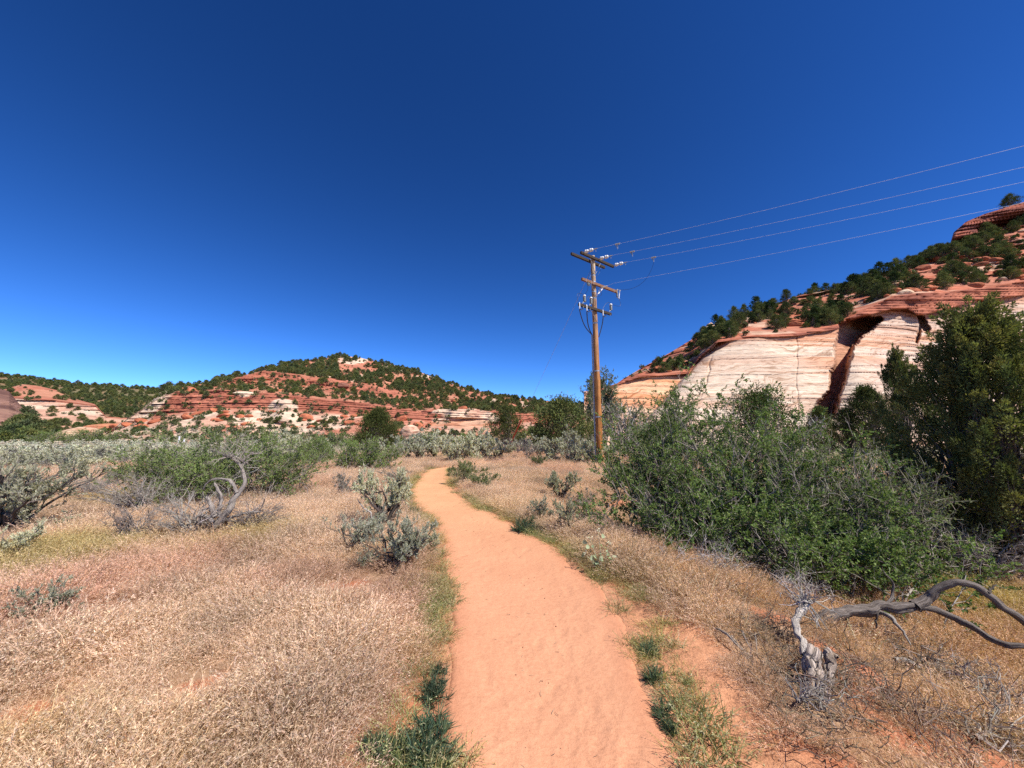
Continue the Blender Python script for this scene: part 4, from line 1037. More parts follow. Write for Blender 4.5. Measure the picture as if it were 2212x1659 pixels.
def deadend(P0, d_, n=2):
    """two porcelain bells and a clamp"""
    g = Geo(); d_ = np.array(d_, float); e = P0
    lathe(g, e, e + d_ * .10, [(0, .012), (1, .012)], 6, (.5, .5, .5)); e = e + d_ * .10
    o = pp('insulator_string', g, M_STEEL)
    for _ in range(n):
        b_ = lathe(Geo(), e, e + d_ * .26, [(0, .03), (.12, .05), (.2, .105), (.45, .10), (.55, .075), (.62, .095), (.85, .085), (.95, .04), (1, .025)], 12)
        me = b_.mesh('bell', M_PORC, True); q = obj('bell', me, o); e = e + d_ * .27
    cl = lathe(Geo(), e, e + d_ * .22, [(0, .02), (.3, .045), (.7, .03), (1, .02)], 8); lathe(cl, e + d_ * .12, e + d_ * .12 - np.array((0, 0, .16)), [(0, .02), (1, .02)], 6)
    obj('clamp', cl.mesh('clamp', M_STEEL), o)
    return e + d_ * .2
# conductors run towards the right of the camera, past it
ends = {}
spec = [(('A', .04), (2212, 315), 11.55), (('A', .49), (2212, 361), 11.5), (('A', .96), (2212, 393), 11.5)]
names = ['topmost of the four thin bright power lines running to the right', 'second highest of the four power lines running to the right', 'third highest power line, hung from the right end of the top crossarm']
def span(start, pix, zend, name, r=.0045):
    rx, ry, rz_ = [float(v) for v in ray(*pix)]; t_ = (zend - .25 - EYE) / rz_; E_ = np.array((rx * t_, ry * t_, zend - .25)); full = start + (E_ - start) * 2.3; full[2] = zend + .1
    k = np.linspace(0, 1, 60)[:, None]; pts = start + (full - start) * k
    tE = 1 / 2.3; lin = start[2] + (full[2] - start[2]) * tE; sag = (lin - E_[2]) / (4 * tE * (1 - tE)); pts[:, 2] -= (4 * k * (1 - k))[:, 0] * max(sag, .05)
    return pts
for (ar, pix, ze), lab in zip(spec, names):
    P0 = arm_pt(*ar) + wd_ * .05 + (0, 0, .02)
    rx, ry, rz_ = [float(v) for v in ray(*pix)]; t_ = (ze - EYE) / rz_; d_ = np.array((rx * t_, ry * t_, ze)) - P0; d_ = d_ / np.linalg.norm(d_); d_[2] = .02
    e = deadend(P0, d_)
    pts = span(e, pix, ze, lab)
    t3 = thing('power_line', tuple(e), lab, 'power line', 'conductors leaving the utility pole')
    q = obj('conductor', wire_geo(Geo(), pts, .0045).mesh('conductor', M_ALU), t3); q.location = -t3.location
    k_ = 1.15 if ar[1] < .9 else 1.55
    dv = nrm(pts[1] - pts[0]); c_ = e + dv * k_
    cg = lathe(Geo(), c_ - dv * .13, c_ + dv * .13, [(0, .05), (1, .05)], 8); lathe(cg, c_ - (0, 0, .03), c_ - (0, 0, .3), [(0, .04), (.5, .03), (1, .012)], 8); lathe(cg, c_ - dv * .1 - (0, 0, .03), c_ - dv * .02 - (0, 0, .2), [(0, .02), (1, .02)], 6)
    q = obj('tap_clamp', cg.mesh('tap_clamp', M_STEEL), t3); q.location = -t3.location
    ends[ar[1]] = c_
P0 = on_pole(10.15) + wd_ * .2 + ad * .35; pts = span(P0 + wd_ * 1.0, (2212, 438), 9.9, '')
t3 = thing('power_line', tuple(P0), 'lowest of the four power lines, leaving below the middle crossarm', 'power line', 'conductors leaving the utility pole')
q = obj('conductor', wire_geo(Geo(), np.concatenate([[P0, P0 + wd_ * .5], pts]), .0045).mesh('conductor', M_ALU), t3); q.location = -t3.location
q = obj('dead_end', lathe(Geo(), P0, P0 + wd_ * .5, [(0, .02), (.4, .05), (.6, .05), (1, .02)], 8).mesh('dead_end', M_PORC), t3); q.location = -t3.location
# fuse cutout at the right end of the middle arm, and switch hardware at the left end
def cutout(P0):
    o = pp('fuse_cutout', lathe(Geo(), P0 + (0, 0, .25), P0 - (0, 0, .25), [(0, .035), (.1, .055), (.3, .05), (.5, .06), (.7, .05), (.9, .055), (1, .035)], 10), M_GREYP)
    g = lathe(Geo(), P0 + ad * .28 + (0, 0, .25), P0 + ad * .16 - (0, 0, .30), [(0, .028), (1, .028)], 8); obj('fuse_tube', g.mesh('fuse_tube', M_PORC), o)
    g = box_between(Geo(), P0 + (0, 0, .26), P0 + ad * .38 + (0, 0, .26), .05, .03); box_between(g, P0 - (0, 0, .27), P0 + ad * .26 - (0, 0, .3), .05, .03); obj('contact', g.mesh('contact', M_STEEL), o)
cutout(arm_pt('M', 1.0) + ad * .06 - (0, 0, .08))
for s in (.10, .24, .31, .90):
    c_ = arm_pt('M', s); g = box_between(Geo(), c_ + wd_ * .056 + (0, 0, .09), c_ + wd_ * .056 - (0, 0, .13), .03, .012, upv=wd_); pp('strap', g, M_STEEL)
for s in (.16, .20):
    c_ = arm_pt('M', s) - (0, 0, .16); pp('hanger', lathe(Geo(), c_ + (0, 0, .12), c_ - (0, 0, .1), [(0, .02), (.4, .06), (.7, .05), (1, .03)], 8), M_GREYP)
c_ = on_pole(10.15) + wd_ * .22 + ad * .5; pp('switch_handle', box_between(Geo(), on_pole(9.75) + wd_ * .2 + ad * .12, c_, .07, .05), M_PORC)
# surge arresters on the lowest arm and cable terminations below it
def arrester(s):
    c_ = arm_pt('L', s) + (0, 0, .42) + ad * .12
    o = pp('surge_arrester', lathe(Geo(), c_ - (0, 0, .17), c_ + (0, 0, .14), [(0, .05), (.05, .085), (.2, .07), (.25, .09), (.4, .07), (.45, .09), (.6, .07), (.65, .09), (.8, .07), (.85, .085), (1, .06)], 14), M_GREYP)
    obj('cap', lathe(Geo(), c_ + (0, 0, .14), c_ + (0, 0, .25), [(0, .088), (.5, .085), (.85, .05), (1, .02)], 14).mesh('cap', M_PORC, True), o)
    g = Geo(); wire_geo(g, [c_ - (0, 0, .17), c_ - (0, 0, .2) - ad * .06, c_ - (0, 0, .24) - ad * .16, arm_pt('L', s) + (0, 0, .03) - ad * .05, arm_pt('L', s) - ad * .05 + wd_ * .05 - (0, 0, .12)], .022, 6); obj('bracket', g.mesh('bracket', M_STEEL), o)
    return c_ + np.array((0, 0, .25))
ta = [arrester(.13), arrester(.33), arrester(.965)]
def term(s, side=0):
    c_ = arm_pt('L', s) + wd_ * .08
    o = pp('cable_terminal', lathe(Geo(), c_ + (0, 0, .08), c_ - (0, 0, .28), [(0, .015), (.1, .03), (.3, .036), (.34, .028), (.55, .036), (.6, .028), (.8, .036), (1, .022)], 10), M_PORC)
    return c_ + np.array((0, 0, -.28))
LV = np.array((-.975, .224, 0)); cond_top = on_pole(7.35) + LV * .2
for s, sg in ((-.01, .45), (.2, .35), (.70, -.3)):
    b_ = term(s); kn = b_ - np.array((0, 0, .1)); 
    tgt = cond_top if s < .5 else on_pole(7.2) + ad * .16 + wd_ * .1
    k = np.linspace(0, 1, 14)[:, None]; sag_ = kn * (1 - k) + tgt * k; sag_[:, 2] -= (np.sin(math.pi * k[:, 0]) * sg * .35); sag_ = sag_ - ad * (np.sin(math.pi * k) * sg * .3)
    pp('riser_cable', wire_geo(Geo(), np.concatenate([[b_], sag_]), .028, 6), M_BLACK)
    g = Geo(); m_ = b_ + (0, 0, .02); wire_geo(g, [m_, m_ + ad * .12 - (0, 0, .06), m_ + ad * .28 + (0, 0, .02), arm_pt('L', s + .08) - (0, 0, .06)], .022, 5); pp('cable_bracket', g, M_BLACK)
g = Geo(); wire_geo(g, np.array([cond_top, on_pole(6.6) + LV * .205, on_pole(3) + LV * .225, on_pole(0) + LV * .245 - np.array((0, 0, .3))]), .045, 10); pp('conduit', g, M_PVC, True)
# jumper wires
J = [bez(ends[.96] - (0, 0, .3), arm_pt('M', 1) + ad * .3 + (0, 0, .2), (.25, -.1, -.5)), bez(arm_pt('M', 1) + ad * .2 - (0, 0, .4), ta[2], (.3, 0, -.3)), bez(ta[2], arm_pt('L', .70) + (0, 0, .12) + wd_ * .08, (0, 0, .2)),
     bez(ta[0], arm_pt('L', -.01) + (0, 0, .15), (-.2, 0, .25)), bez(ta[1], arm_pt('L', .2) + (0, 0, .15), (0, 0, .2)), bez(ta[0], arm_pt('M', .12) - (0, 0, .1), (.15, 0, 0)), bez(ta[1], arm_pt('M', .35) - (0, 0, .1), (.5, 0, -.2)), bez(on_pole(10.8) + wd_ * .2, arm_pt('B', .9), (0, 0, -.15)),
     bez(on_pole(11.0) - ad * .15, arm_pt('M', .25) + (0, 0, .15), (-.1, 0, -.1)), bez(arm_pt('M', .2) + (0, 0, .1), on_pole(11.3) - ad * .14, (-.15, 0, -.2))]
for q in J: pp('jumper_wire', wire_geo(Geo(), q, .009, 4), M_BLACK)
# guy wire with its orange guard, anchored in the flat behind
G0 = on_pole(11.35) - wd_ * .15; rx, ry, rz_ = [float(v) for v in ray(1093, 979)]; tG = (0.12 - EYE) / rz_; G1 = np.array((rx * tG, ry * tG, .12))
guy = thing('guy_wire', tuple(G1), 'steel guy wire slanting from the pole top to an orange sleeve among sagebrush', 'guy wire')
q = obj('cable', wire_geo(Geo(), bez(G0, G1, (0, 0, -.08), 24), .009, 4).mesh('cable', M_STEEL), guy); q.location = -guy.location
L_ = np.linalg.norm(G0 - G1); u_ = (G0 - G1) / L_
q = obj('guard_sleeve', lathe(Geo(), G1 - u_ * .3, G1 + u_ * 3.75, [(0, .07), (.97, .062), (1, .03)], 10).mesh('guard_sleeve', M_GUARD, True), guy); q.location = -guy.location
for k_, (px, py, h_) in enumerate([(45.5, 960, 10), (387, 949, 6), (398, 949, 6)]):
    Fw = 88 if k_ == 0 else 70; hh = (10.5 if k_ == 0 else 6.5) / F_PX * Fw; q = at_F(px, py, Fw)
    t3 = thing('marker_post', tuple(q), ['white marker post standing in the sagebrush flat at far left', 'small pale post above the large left shrub, left one of two', 'small pale post above the large left shrub, right one of two'][k_], 'post')
    wx_ = .07 if k_ == 0 else .09
    obj('post', box_between(Geo(), (0, 0, -2.0), (0, 0, hh), wx_ * 2.4, wx_, (1, 1, 1), .01, (0, 1, 0)).mesh('post', M_WHITE), t3); obj('cap', box_between(Geo(), (0, 0, hh), (0, 0, hh + .04), wx_ * 2.5, wx_ * 1.1, (1, 1, 1), .01, (0, 1, 0)).mesh('cap', M_GREYP), t3)

# ------------------------------------------------------------------ trees standing in the flat
def put(name, parts, px, py, Fw, label, cat, group=None, rz=0.0, sc=1.0, dz=0.0, tilt=(0, 0)):
    """a plant whose base stands Fw metres ahead in the direction of pixel column px"""
    if Fw is None: q = gpt(px, py)
    else:
        q = at_F(px, py, Fw); q = (q[0], q[1], float(zg(q[0], q[1])))
    return plant(name, parts, (q[0], q[1], q[2] + dz), label, cat, group, rz, sc, tilt)
big = juniper(501, h=4.3, wd=1.5, ncl=430, per=230, L=.066, W=.024, pointed=.5, ntr=4, clr=.27, bare=.1, deadtw=260, trunk_r=.13, gap=.13, up=1.1, plume=.62, cols=[(.16, .17, .058), (.125, .142, .052), (.20, .20, .07), (.095, .115, .046)])
put('juniper_tree', big, 2200, 1285, 6.7, 'large dense juniper at the right edge with pointed leaders', 'juniper', None, 0, (.84, .84, 1.0))
j2 = juniper(502, h=4.3, wd=1.6, ncl=200, per=170, L=.085, W=.03, pointed=.85, ntr=2, clr=.26, deadtw=90, gap=.26, up=1.2, plume=.6)
put('juniper_tree', j2, 1968, 1000, 13.0, 'pointed juniper between the large right juniper and the cream cliff', 'juniper', None, 1.0, (.52, .52, 1.08))
j3 = juniper(503, h=4.6, wd=1.7, ncl=300, per=70, L=.12, W=.045, pointed=.55, ntr=1, clr=.33, bare=.12, deadtw=50, gap=.25, cols=[(.085, .10, .035), (.065, .085, .03), (.11, .12, .045)])
put('juniper_tree', j3, 1882, 950, 29, 'round open juniper before the pillar right of the dark alcove', 'juniper', None, .4, 1.12)
put('juniper_tree', juniper(504, h=3.4, wd=2.1, ncl=240, per=60, L=.11, W=.04, pointed=.2, ntr=2, clr=.36, deadtw=20, gap=.15, cols=[(.09, .125, .035), (.075, .105, .03)]), 1640, 930, 22, 'rounded green juniper crown rising behind the large shrub, below the cliff', 'juniper', None, .9, 1.18)
put('juniper_tree', j3, 1775, 950, 33, 'juniper at the foot of the dark alcove in the cream cliff', 'juniper', None, 2.2, .85)
put('juniper_tree', j2, 1832, 950, 30, 'slim dark juniper left of the round open juniper', 'juniper', None, 3.2, .8)
put('juniper_tree', j3, 1455, 950, 30, 'small juniper at the lower left end of the cream cliff', 'juniper', None, 1.2, (.9, .9, .72))
put('juniper_tree', juniper(505, h=3.5, wd=2.2, ncl=300, per=70, L=.14, W=.055, pointed=.2, ntr=3, clr=.36, deadtw=40, gap=.16, cols=[(.10, .115, .035), (.08, .095, .03), (.125, .13, .045)]), 813, 950, 44, 'round olive juniper at the foot of the middle hill, left of the trail', 'juniper', None, 0, 1.25)
put('juniper_tree', juniper(506, h=3.6, wd=1.8, ncl=150, per=60, L=.14, W=.055, pointed=.3, ntr=3, clr=.34, bare=.15, deadtw=80, gap=.32, cols=[(.10, .11, .04), (.08, .09, .03)]), 1094, 950, 42, 'thin open juniper behind the orange guy sleeve', 'juniper', None, 0, 1.3)
put('juniper_tree', juniper(507, h=3.3, wd=2.3, ncl=280, per=60, L=.14, W=.055, pointed=.25, ntr=3, clr=.36, deadtw=80, gap=.2), 1215, 955, 38, 'dark low juniper just left of the utility pole', 'juniper', None, 0, 1.5)
put('juniper_tree', juniper(508, h=2.6, wd=1.3, ncl=140, per=60, L=.12, W=.05, pointed=.3, ntr=2, clr=.34, deadtw=20, gap=.2, cols=[(.06, .085, .04), (.05, .07, .03)]), 1165, 955, 40, 'small blue green juniper between the guy sleeve and the low juniper', 'juniper')
tall = shrub(509, [(0, 0, 6.4, 1.5, 1.4, 1.7), (.9, .1, 5.2, 1.3, 1.2, 1.3), (-.9, 0, 5.4, 1.2, 1.2, 1.4), (.2, 0, 4.2, 1.7, 1.4, 1.2), (1.5, 0, 3.6, 1.1, 1.1, 1.1), (-1.2, 0, 3.4, 1.1, 1.1, 1.2)], 46, 520, 2300, 15000, .15, .07, cols=((.20, .23, .13), (.16, .19, .105), (.25, .27, .17)), twig=[(.36, .32, .27), (.28, .24, .2)], r0=.07, base=.2, twl=.9, dead=.1, stem_lo=.55)
put('cottonwood_tree', tall, 1296, 955, 40, 'tall grey green tree rising behind the utility pole', 'tree', None, 0, (1.0, 1.0, 1.1))
DEADC = [(.40, .36, .32), (.30, .26, .23), (.46, .42, .38)]
def dead_tree(seed, h, wx, n1_=26, n2_=260, n3_=900, r0=.06, cols=DEADC, z0=-.2):
    rng = np.random.default_rng(seed); g = Geo()
    T, O, k = dome(rng, n1_, [(0, 0, h * .45, wx, wx, h * .55)], seed, .5, .2)
    P = curve(np.stack([rng.normal(size=n1_) * .12, rng.normal(size=n1_) * .12, np.full(n1_, z0)], -1), T, 8, rng, wob=.05); R = taper(n1_, 8, r0, r0 * .18, rng); tubes(g, P, R, 5, jit(rng, cols, n1_), ridge=.25)
    p, d, r = along(P, R, rng, n2_, .3, 1); dd = nrm(d * .6 + rng.normal(size=(n2_, 3)) * .6 + (0, 0, .25)); P2 = curve(p, p + dd * rng.uniform(.4, 1.2, (n2_, 1)) * h * .2, 5, rng, wob=.08, rise=1, spread=1); R2 = taper(n2_, 5, np.minimum(r * .7, r0 * .35), .003); tubes(g, P2, R2, 3, jit(rng, cols, n2_))
    p, d, r = along(P2, R2, rng, n3_, .2, 1); dd = nrm(d + rng.normal(size=(n3_, 3)) * .6); P3 = curve(p, p + dd * rng.uniform(.3, 1.2, (n3_, 1)) * h * .09, 3, rng, wob=.08, rise=1, spread=1); tubes(g, P3, taper(n3_, 3, np.minimum(r * .7, .006), .0012), 3, jit(rng, cols, n3_))
    return [('branches', g.mesh('branches', M_TWIG), None)]
greyt = shrub(511, [(0, 0, 1.4, 2.2, 2.0, 2.6), (1.3, .2, 1.0, 1.5, 1.4, 1.8)], 60, 420, 1500, 5200, .12, .05, cols=((.15, .17, .10), (.12, .14, .08), (.18, .20, .13)), twig=DEADC, r0=.05, twl=.7, dead=.25)
put('grey_tree', greyt, 1345, 960, 34, 'grey half bare tree with pale branches right of the utility pole', 'tree', None, 0, 1.4)
put('snag_tree', dead_tree(512, 1.6, .7, 10, 60, 120, .05), 1765, 905, 26, 'bare dead treetop sticking up before the cliff alcove', 'dead tree', None, 0, 1.0, 1.6)
put('snag_branch', dead_tree(513, 1.4, 1.3, 8, 30, 60, .05), 1150, 957, 35, 'fallen dead limbs lying beyond the guy sleeve', 'dead wood')

# ------------------------------------------------------------------ large shrubs
hero = shrub(520, [(-1.25, -.3, .75, 1.05, 1.2, 1.35), (0, -.1, .95, 1.4, 1.15, 1.7), (1.3, -.05, .8, 1.2, 1.1, 1.4), (0, 1.1, 1.2, 1.9, 1.2, 1.95), (.2, -.65, .45, 1.7, .6, .8), (.1, -1.05, .3, 1.3, .55, .6), (1.5, -.75, .35, 1.1, .6, .75), (1.7, 1.1, .9, 1.5, 1.2, 1.45), (-1.0, .9, 1.0, 1.0, 1.2, 1.65)], 300, 3400, 14500, 215000, .034, .02, twl=.42, dead=.06, base=.45, stem_lo=.12, r0=.011, twig=[(.24, .20, .17), (.17, .14, .12), (.30, .26, .23)])
plant('green_shrub', hero, (3.78, 6.6, float(zg(3.5, 6.3))), 'largest green shrub, right of the trail below the cream cliff', 'shrub', None, 0, (1.16, 1.08, 1.08))
olive = shrub(521, [(0, 0, .5, 1.2, 1.0, .95), (1.2, .5, .45, 1.2, 1.0, .8), (-.6, 1.2, .6, 1.2, 1.0, 1.1)], 150, 1400, 6500, 62000, .03, .016, cols=((.16, .19, .085), (.20, .21, .11), (.13, .155, .07)), twig=[(.34, .30, .25), (.26, .22, .18)], twl=.45, dead=.12, stem_lo=.12, r0=.010)
plant('olive_shrub', olive, (6.15, 6.6, float(zg(6.1, 6.4))), 'thin grey green shrub spilling right of the largest green shrub', 'shrub', None, 0, (1.3, 1.1, 1.4))
left = shrub(522, [(-1.3, .0, .55, 1.1, 1.0, 1.15), (-.2, .5, .6, 1.2, 1.1, 1.12), (.9, .1, .6, 1.1, 1.0, 1.0), (1.7, .4, .5, .75, .9, .9), (-.1, -.5, .4, 1.2, .7, .75)], 240, 1900, 7600, 70000, .036, .02, cols=((.23, .295, .095), (.28, .335, .125), (.19, .26, .08)), twl=.34, dead=.1, base=.5, stem_lo=.2, r0=.009, twig=[(.24, .21, .18), (.18, .15, .13)])
put('wide_shrub', left, 462, 1078, None, 'wide green shrub left of the trail behind the dead twisted stump', 'shrub', None, 0, (1.02, 1.0, 1.0), 0)
mid_ = shrub(523, [(-.9, 0, .5, 1.0, .9, .85), (.2, .2, .55, 1.1, .9, 1.0), (1.2, 0, .5, .9, .9, .85)], 120, 900, 3400, 24000, .05, .026, cols=((.17, .235, .07), (.20, .255, .085), (.14, .20, .06)), twl=.32, dead=.08, stem_lo=.15, r0=.011)
put('low_shrub', mid_, 782, 1014, None, 'bright green low shrub beside the trail bend', 'shrub')
put('low_shrub', mid_, 690, 985, 21.5, 'grey green shrub behind the wide left shrub', 'shrub', None, 2.0, (1.25, .9, 1.0))
put('low_shrub', mid_, 108, 961, 62, 'bright round green shrub at the far left of the flat', 'shrub', None, 1.0, (1.7, 1.7, 1.55))
put('low_shrub', mid_, 196, 958, 75, 'dark green shrub mass before the cream slickrock hump', 'shrub', None, .3, (2.4, 2.2, 2.1))
put('low_shrub', mid_, 1010, 962, 46, 'green shrub between the round juniper and the open juniper', 'shrub', None, 1.3, (2.2, 1.3, 1.3))
put('low_shrub', mid_, 930, 962, 50, 'green shrub at the hill foot behind the row of sagebrush', 'shrub', None, 2.3, (1.6, 1.3, 1.5))
put('low_shrub', mid_, 1420, 985, 17.5, 'green shrub right of the pole behind the largest shrub', 'shrub', None, .8, (1.2, 1.0, 1.5))
put('low_shrub', mid_, 640, 960, 50, 'yellowish green shrub on the flat before the middle hill', 'shrub', None, .4, (1.3, 1.3, 1.25))
put('low_shrub', mid_, 725, 958, 50, 'dark green shrub left of the round olive juniper', 'shrub', None, 3.4, (1.3, 1.3, 1.3))
put('low_shrub', mid_, 1900, 965, 18, 'low green shrub under the round open juniper', 'shrub', None, 3.0, (1.3, 1.0, .6))

# ------------------------------------------------------------------ sagebrush
SG = [sage(530 + i, h=1.0, wx=.62 + .06 * i, nst=8 + i, ntw=70 + 8 * i, nlf=10500, leafL=.042, leafW=.014, dead=.12 + .05 * i) for i in range(4)]
SGF = [sage(540 + i, h=1.0, wx=.8, nst=14, ntw=64, nlf=3000, leafL=.085, leafW=.03, dead=.1 + .08 * i, r0=.018, lo=.08, dome_=.52) for i in range(4)]
PURP = [(.24, .22, .20), (.28, .26, .23), (.20, .18, .17)]
SGP = [sage(550 + i, h=1.0, wx=.75, nst=12, ntw=60, nlf=1300, leafL=.07, leafW=.02, cols=PURP, dead=.3, bark=((.19, .16, .15), (.24, .21, .19)), r0=.016) for i in range(2)]
tr1 = sage(560, h=1.0, wx=.6, nst=10, ntw=120, nlf=14500, leafL=.042, leafW=.014, dead=.12, trunk=.4, r0=.036, lo=.38, dome_=.2, bark=((.07, .055, .045), (.11, .09, .075)))
tr2 = sage(561, h=1.0, wx=.75, nst=15, ntw=130, nlf=15500, leafL=.044, leafW=.014, dead=.12, r0=.028, bark=((.07, .055, .045), (.11, .09, .075)))
hv = sage(562, h=1.0, wx=.8, nst=16, ntw=120, nlf=6500, leafL=.042, leafW=.013, dead=.42, r0=.024, bark=((.09, .075, .065), (.14, .12, .10)))
put('sagebrush', tr1, 833, 1147, None, 'tall silvery sagebrush on a dark trunk beside the trail curve', 'sagebrush', None, .3, (.76, .74, .98))
put('sagebrush', tr2, 862, 1232, None, 'low bright sagebrush nearest the left trail edge', 'sagebrush', None, .9, (.54, .5, .6))
put('sagebrush', hv, 765, 1200, None, 'half dead dark sagebrush left of the low bright one', 'sagebrush', None, 0, (.6, .55, .6))
put('sagebrush', SG[1], 925, 1205, None, 'sparse pale sagebrush sprigs touching the trail edge', 'sagebrush', None, 2, (.30, .3, .3))
put('sagebrush', SG[2], 795, 1232, None, 'small sagebrush sprig at the foot of the half dead one', 'sagebrush', None, 1, (.22, .22, .22))
put('sagebrush', sage(563, h=1.0, wx=.72, nst=15, ntw=120, nlf=10500, leafL=.042, leafW=.012, dead=.34, lean=(.35, 0), r0=.032, bark=((.09, .075, .065), (.13, .11, .095)), cols=[(.40, .385, .285), (.46, .44, .34), (.33, .325, .235)]), -5, 1150, None, 'large leaning sagebrush cut by the left edge of the view', 'sagebrush', None, .2, (1.35, 1.2, 1.3))
put('sagebrush', tr2, 88, 1345, None, 'lone pale sagebrush sprig in the dry grass at lower left', 'sagebrush', None, 2.4, (.36, .3, .30), 0, (0, -.3))
put('sagebrush', SG[3], 135, 1146, None, 'small grey sagebrush right of the large leaning one', 'sagebrush', None, 1.1, (.42, .4, .26))
put('sagebrush', tr1, 1212, 1083, None, 'dark stemmed sagebrush in the dry grass right of the trail', 'sagebrush', None, 2.6, (.88, .8, .9))
put('sagebrush', SGP[0], 1258, 1105, None, 'greyish bare sagebrush touching the left side of the largest shrub', 'sagebrush', None, .6, (.62, .6, .68))
put('sagebrush', SG[0], 1172, 1128, None, 'upright pale sagebrush above the dark weed clump', 'sagebrush', None, 1.6, (.40, .4, .50))
put('sagebrush', SG[1], 1222, 1152, None, 'bluish sagebrush between the pale one and the largest shrub', 'sagebrush', None, .2, (.42, .4, .52))
put('sagebrush', SGP[1], 742, 1078, None, 'purplish bare sagebrush left of the tall silvery one', 'sagebrush', None, 0, (.62, .62, .62))
put('sagebrush', SGP[0], 852, 1040, None, 'dark purplish bare brush at the left trail bend', 'sagebrush', None, 3.0, (.95, .7, .48))
put('sagebrush', SG[2], 20, 1215, None, 'dark bare sagebrush low at the left edge', 'sagebrush', None, 1.0, (.5, .5, .42))
rngS = np.random.default_rng(91)
RAB = sage(565, h=1.0, wx=.85, nst=26, ntw=150, nlf=9000, leafL=.07, leafW=.012, cols=[(.20, .23, .10), (.25, .27, .13), (.17, .20, .09)], bark=((.22, .2, .12), (.26, .24, .15)), dead=.0, r0=.008)
put('rabbitbrush', RAB, 1008, 1046, None, 'yellow green rabbitbrush at the right trail bend, taller one', 'rabbitbrush', None, 0, (.75, .7, .78))
put('rabbitbrush', RAB, 1042, 1056, None, 'yellow green rabbitbrush at the right trail bend, lower one', 'rabbitbrush', None, 2, (.6, .6, .5))
put('rabbitbrush', RAB, 1162, 1008, None, 'small yellow green rabbitbrush in the grass left of the pole', 'rabbitbrush', None, 2, (.6, .6, .6))
put('rabbitbrush', RAB, 270, 1048, None, 'yellow green rabbitbrush left of the wide shrub', 'rabbitbrush', None, 2, (.9, .7, .6))
row = [(820, 992, 48), (868, 990, 52), (905, 995, 58), (940, 990, 60), (978, 998, 62), (1012, 996, 66), (1048, 990, 50), (1072, 992, 58), (1100, 985, 40), (1140, 992, 48), (1165, 986, 50), (1196, 996, 62), (1226, 994, 60), (1250, 1000, 58), (1272, 1002, 54), (890, 978, 50), (960, 976, 55), (1030, 978, 58), (1120, 978, 40), (1240, 980, 60), (1320, 998, 55), (660, 996, 40), (690, 1000, 48), (640, 985, 50), (612, 975, 40)]
for i, (px, py, hp) in enumerate(row):
    q = gpt(px, py); dist = math.hypot(q[0], q[1]); hh = hp / F_PX * dist * .93
    grp = 'sagebrush row behind the trail bend' if px < 1110 else ('sagebrush around the utility pole foot' if px > 1115 else None)
    lab = 'silvery sagebrush in the row behind the trail bend' if px < 1110 else 'greyish sagebrush in the thicket by the foot of the utility pole'
    if px < 700: grp, lab = 'sagebrush between the two green left shrubs', 'silvery sagebrush in the gap right of the wide left shrub'
    pt_ = SGP[i % 2] if (px > 1115 and i % 3 == 0) else SGF[i % 4]
    plant('sagebrush', pt_, q, lab, 'sagebrush', grp, rngS.uniform(0, 6.28), (hh * rngS.uniform(.85, 1.1), hh * .9, hh))
# the open sagebrush flat at the left
cand = []
for _ in range(9000):
    px, py = rngS.uniform(-140, 760), rngS.uniform(944, 1046)
    if px > 190 and py > 1010 : continue
    if px > 640 and py > 968: continue
    if py > 1018 - .02 * px: continue
    if py > 985 and rngS.random() < .55: continue
    if rngS.random() > ((py - 938) / 110) ** 1.2 * 1.3 + .12: continue
    cand.append((px, py))
cand = np.array(cand); qq = on_ground(cand[:, 0], cand[:, 1]); sz_ = rngS.uniform(.6, 1.15, len(cand))
rr_ = np.hypot(qq[:, 0], qq[:, 1]); k = thin(qq, np.full(len(qq), 1.0) * sz_, .42)
k = k[(rr_[k] < 170)]; k = k[np.argsort(rr_[k] / sz_[k])]
NS = 215
def zs_(px, r):
    if px > 300: return 'in the flat directly behind the wide left shrub'
    if r < 17: return 'near the large leaning sagebrush at far left'
    return 'in the middle of the open left flat' if r < 30 else 'far back in the open left flat'
for i in k[:NS]:
    purple = rngS.random() < .22
    s = sz_[i]
    plant('sagebrush', SGP[rngS.integers(2)] if purple else SGF[rngS.integers(4)], (qq[i, 0], qq[i, 1], float(zg(qq[i, 0], qq[i, 1]))), ('dull bare' if purple else 'silvery') + ' sagebrush ' + zs_(cand[i, 0], rr_[i]), 'sagebrush', ('dull' if purple else 'silvery') + ' sagebrush ' + zs_(cand[i, 0], rr_[i]), rngS.uniform(0, 6.28), (s * 1.05, s * 1.05, s * rngS.uniform(.5, .8)))
Pst, *_ = hill_pts(mh, 420, lambda px, py, B: 1.0 * (B < 1.25) * (py > 926) * (px < 700), rngS)
Ps = np.concatenate([np.stack([qq[k[NS:], 0], qq[k[NS:], 1], zg(qq[k[NS:], 0], qq[k[NS:], 1])], -1), Pst]); ns = len(Ps)
prs = [proto('sage_kind', scatter_mesh(sage(570 + i, h=1.0, wx=.8, nst=6, ntw=24, nlf=500, leafL=.17, leafW=.07, r0=.03), M_WOODS)) for i in range(2)]
scatter('far_sagebrush', Ps, np.stack([np.zeros(ns), np.zeros(ns), rngS.uniform(0, 6.28, ns)], -1), rngS.uniform(.5, .85, ns), rngS.integers(0, 2, ns), jit(rngS, [(1, 1, 1), (.85, .85, .85), (1.05, 1, .95)], ns), prs)

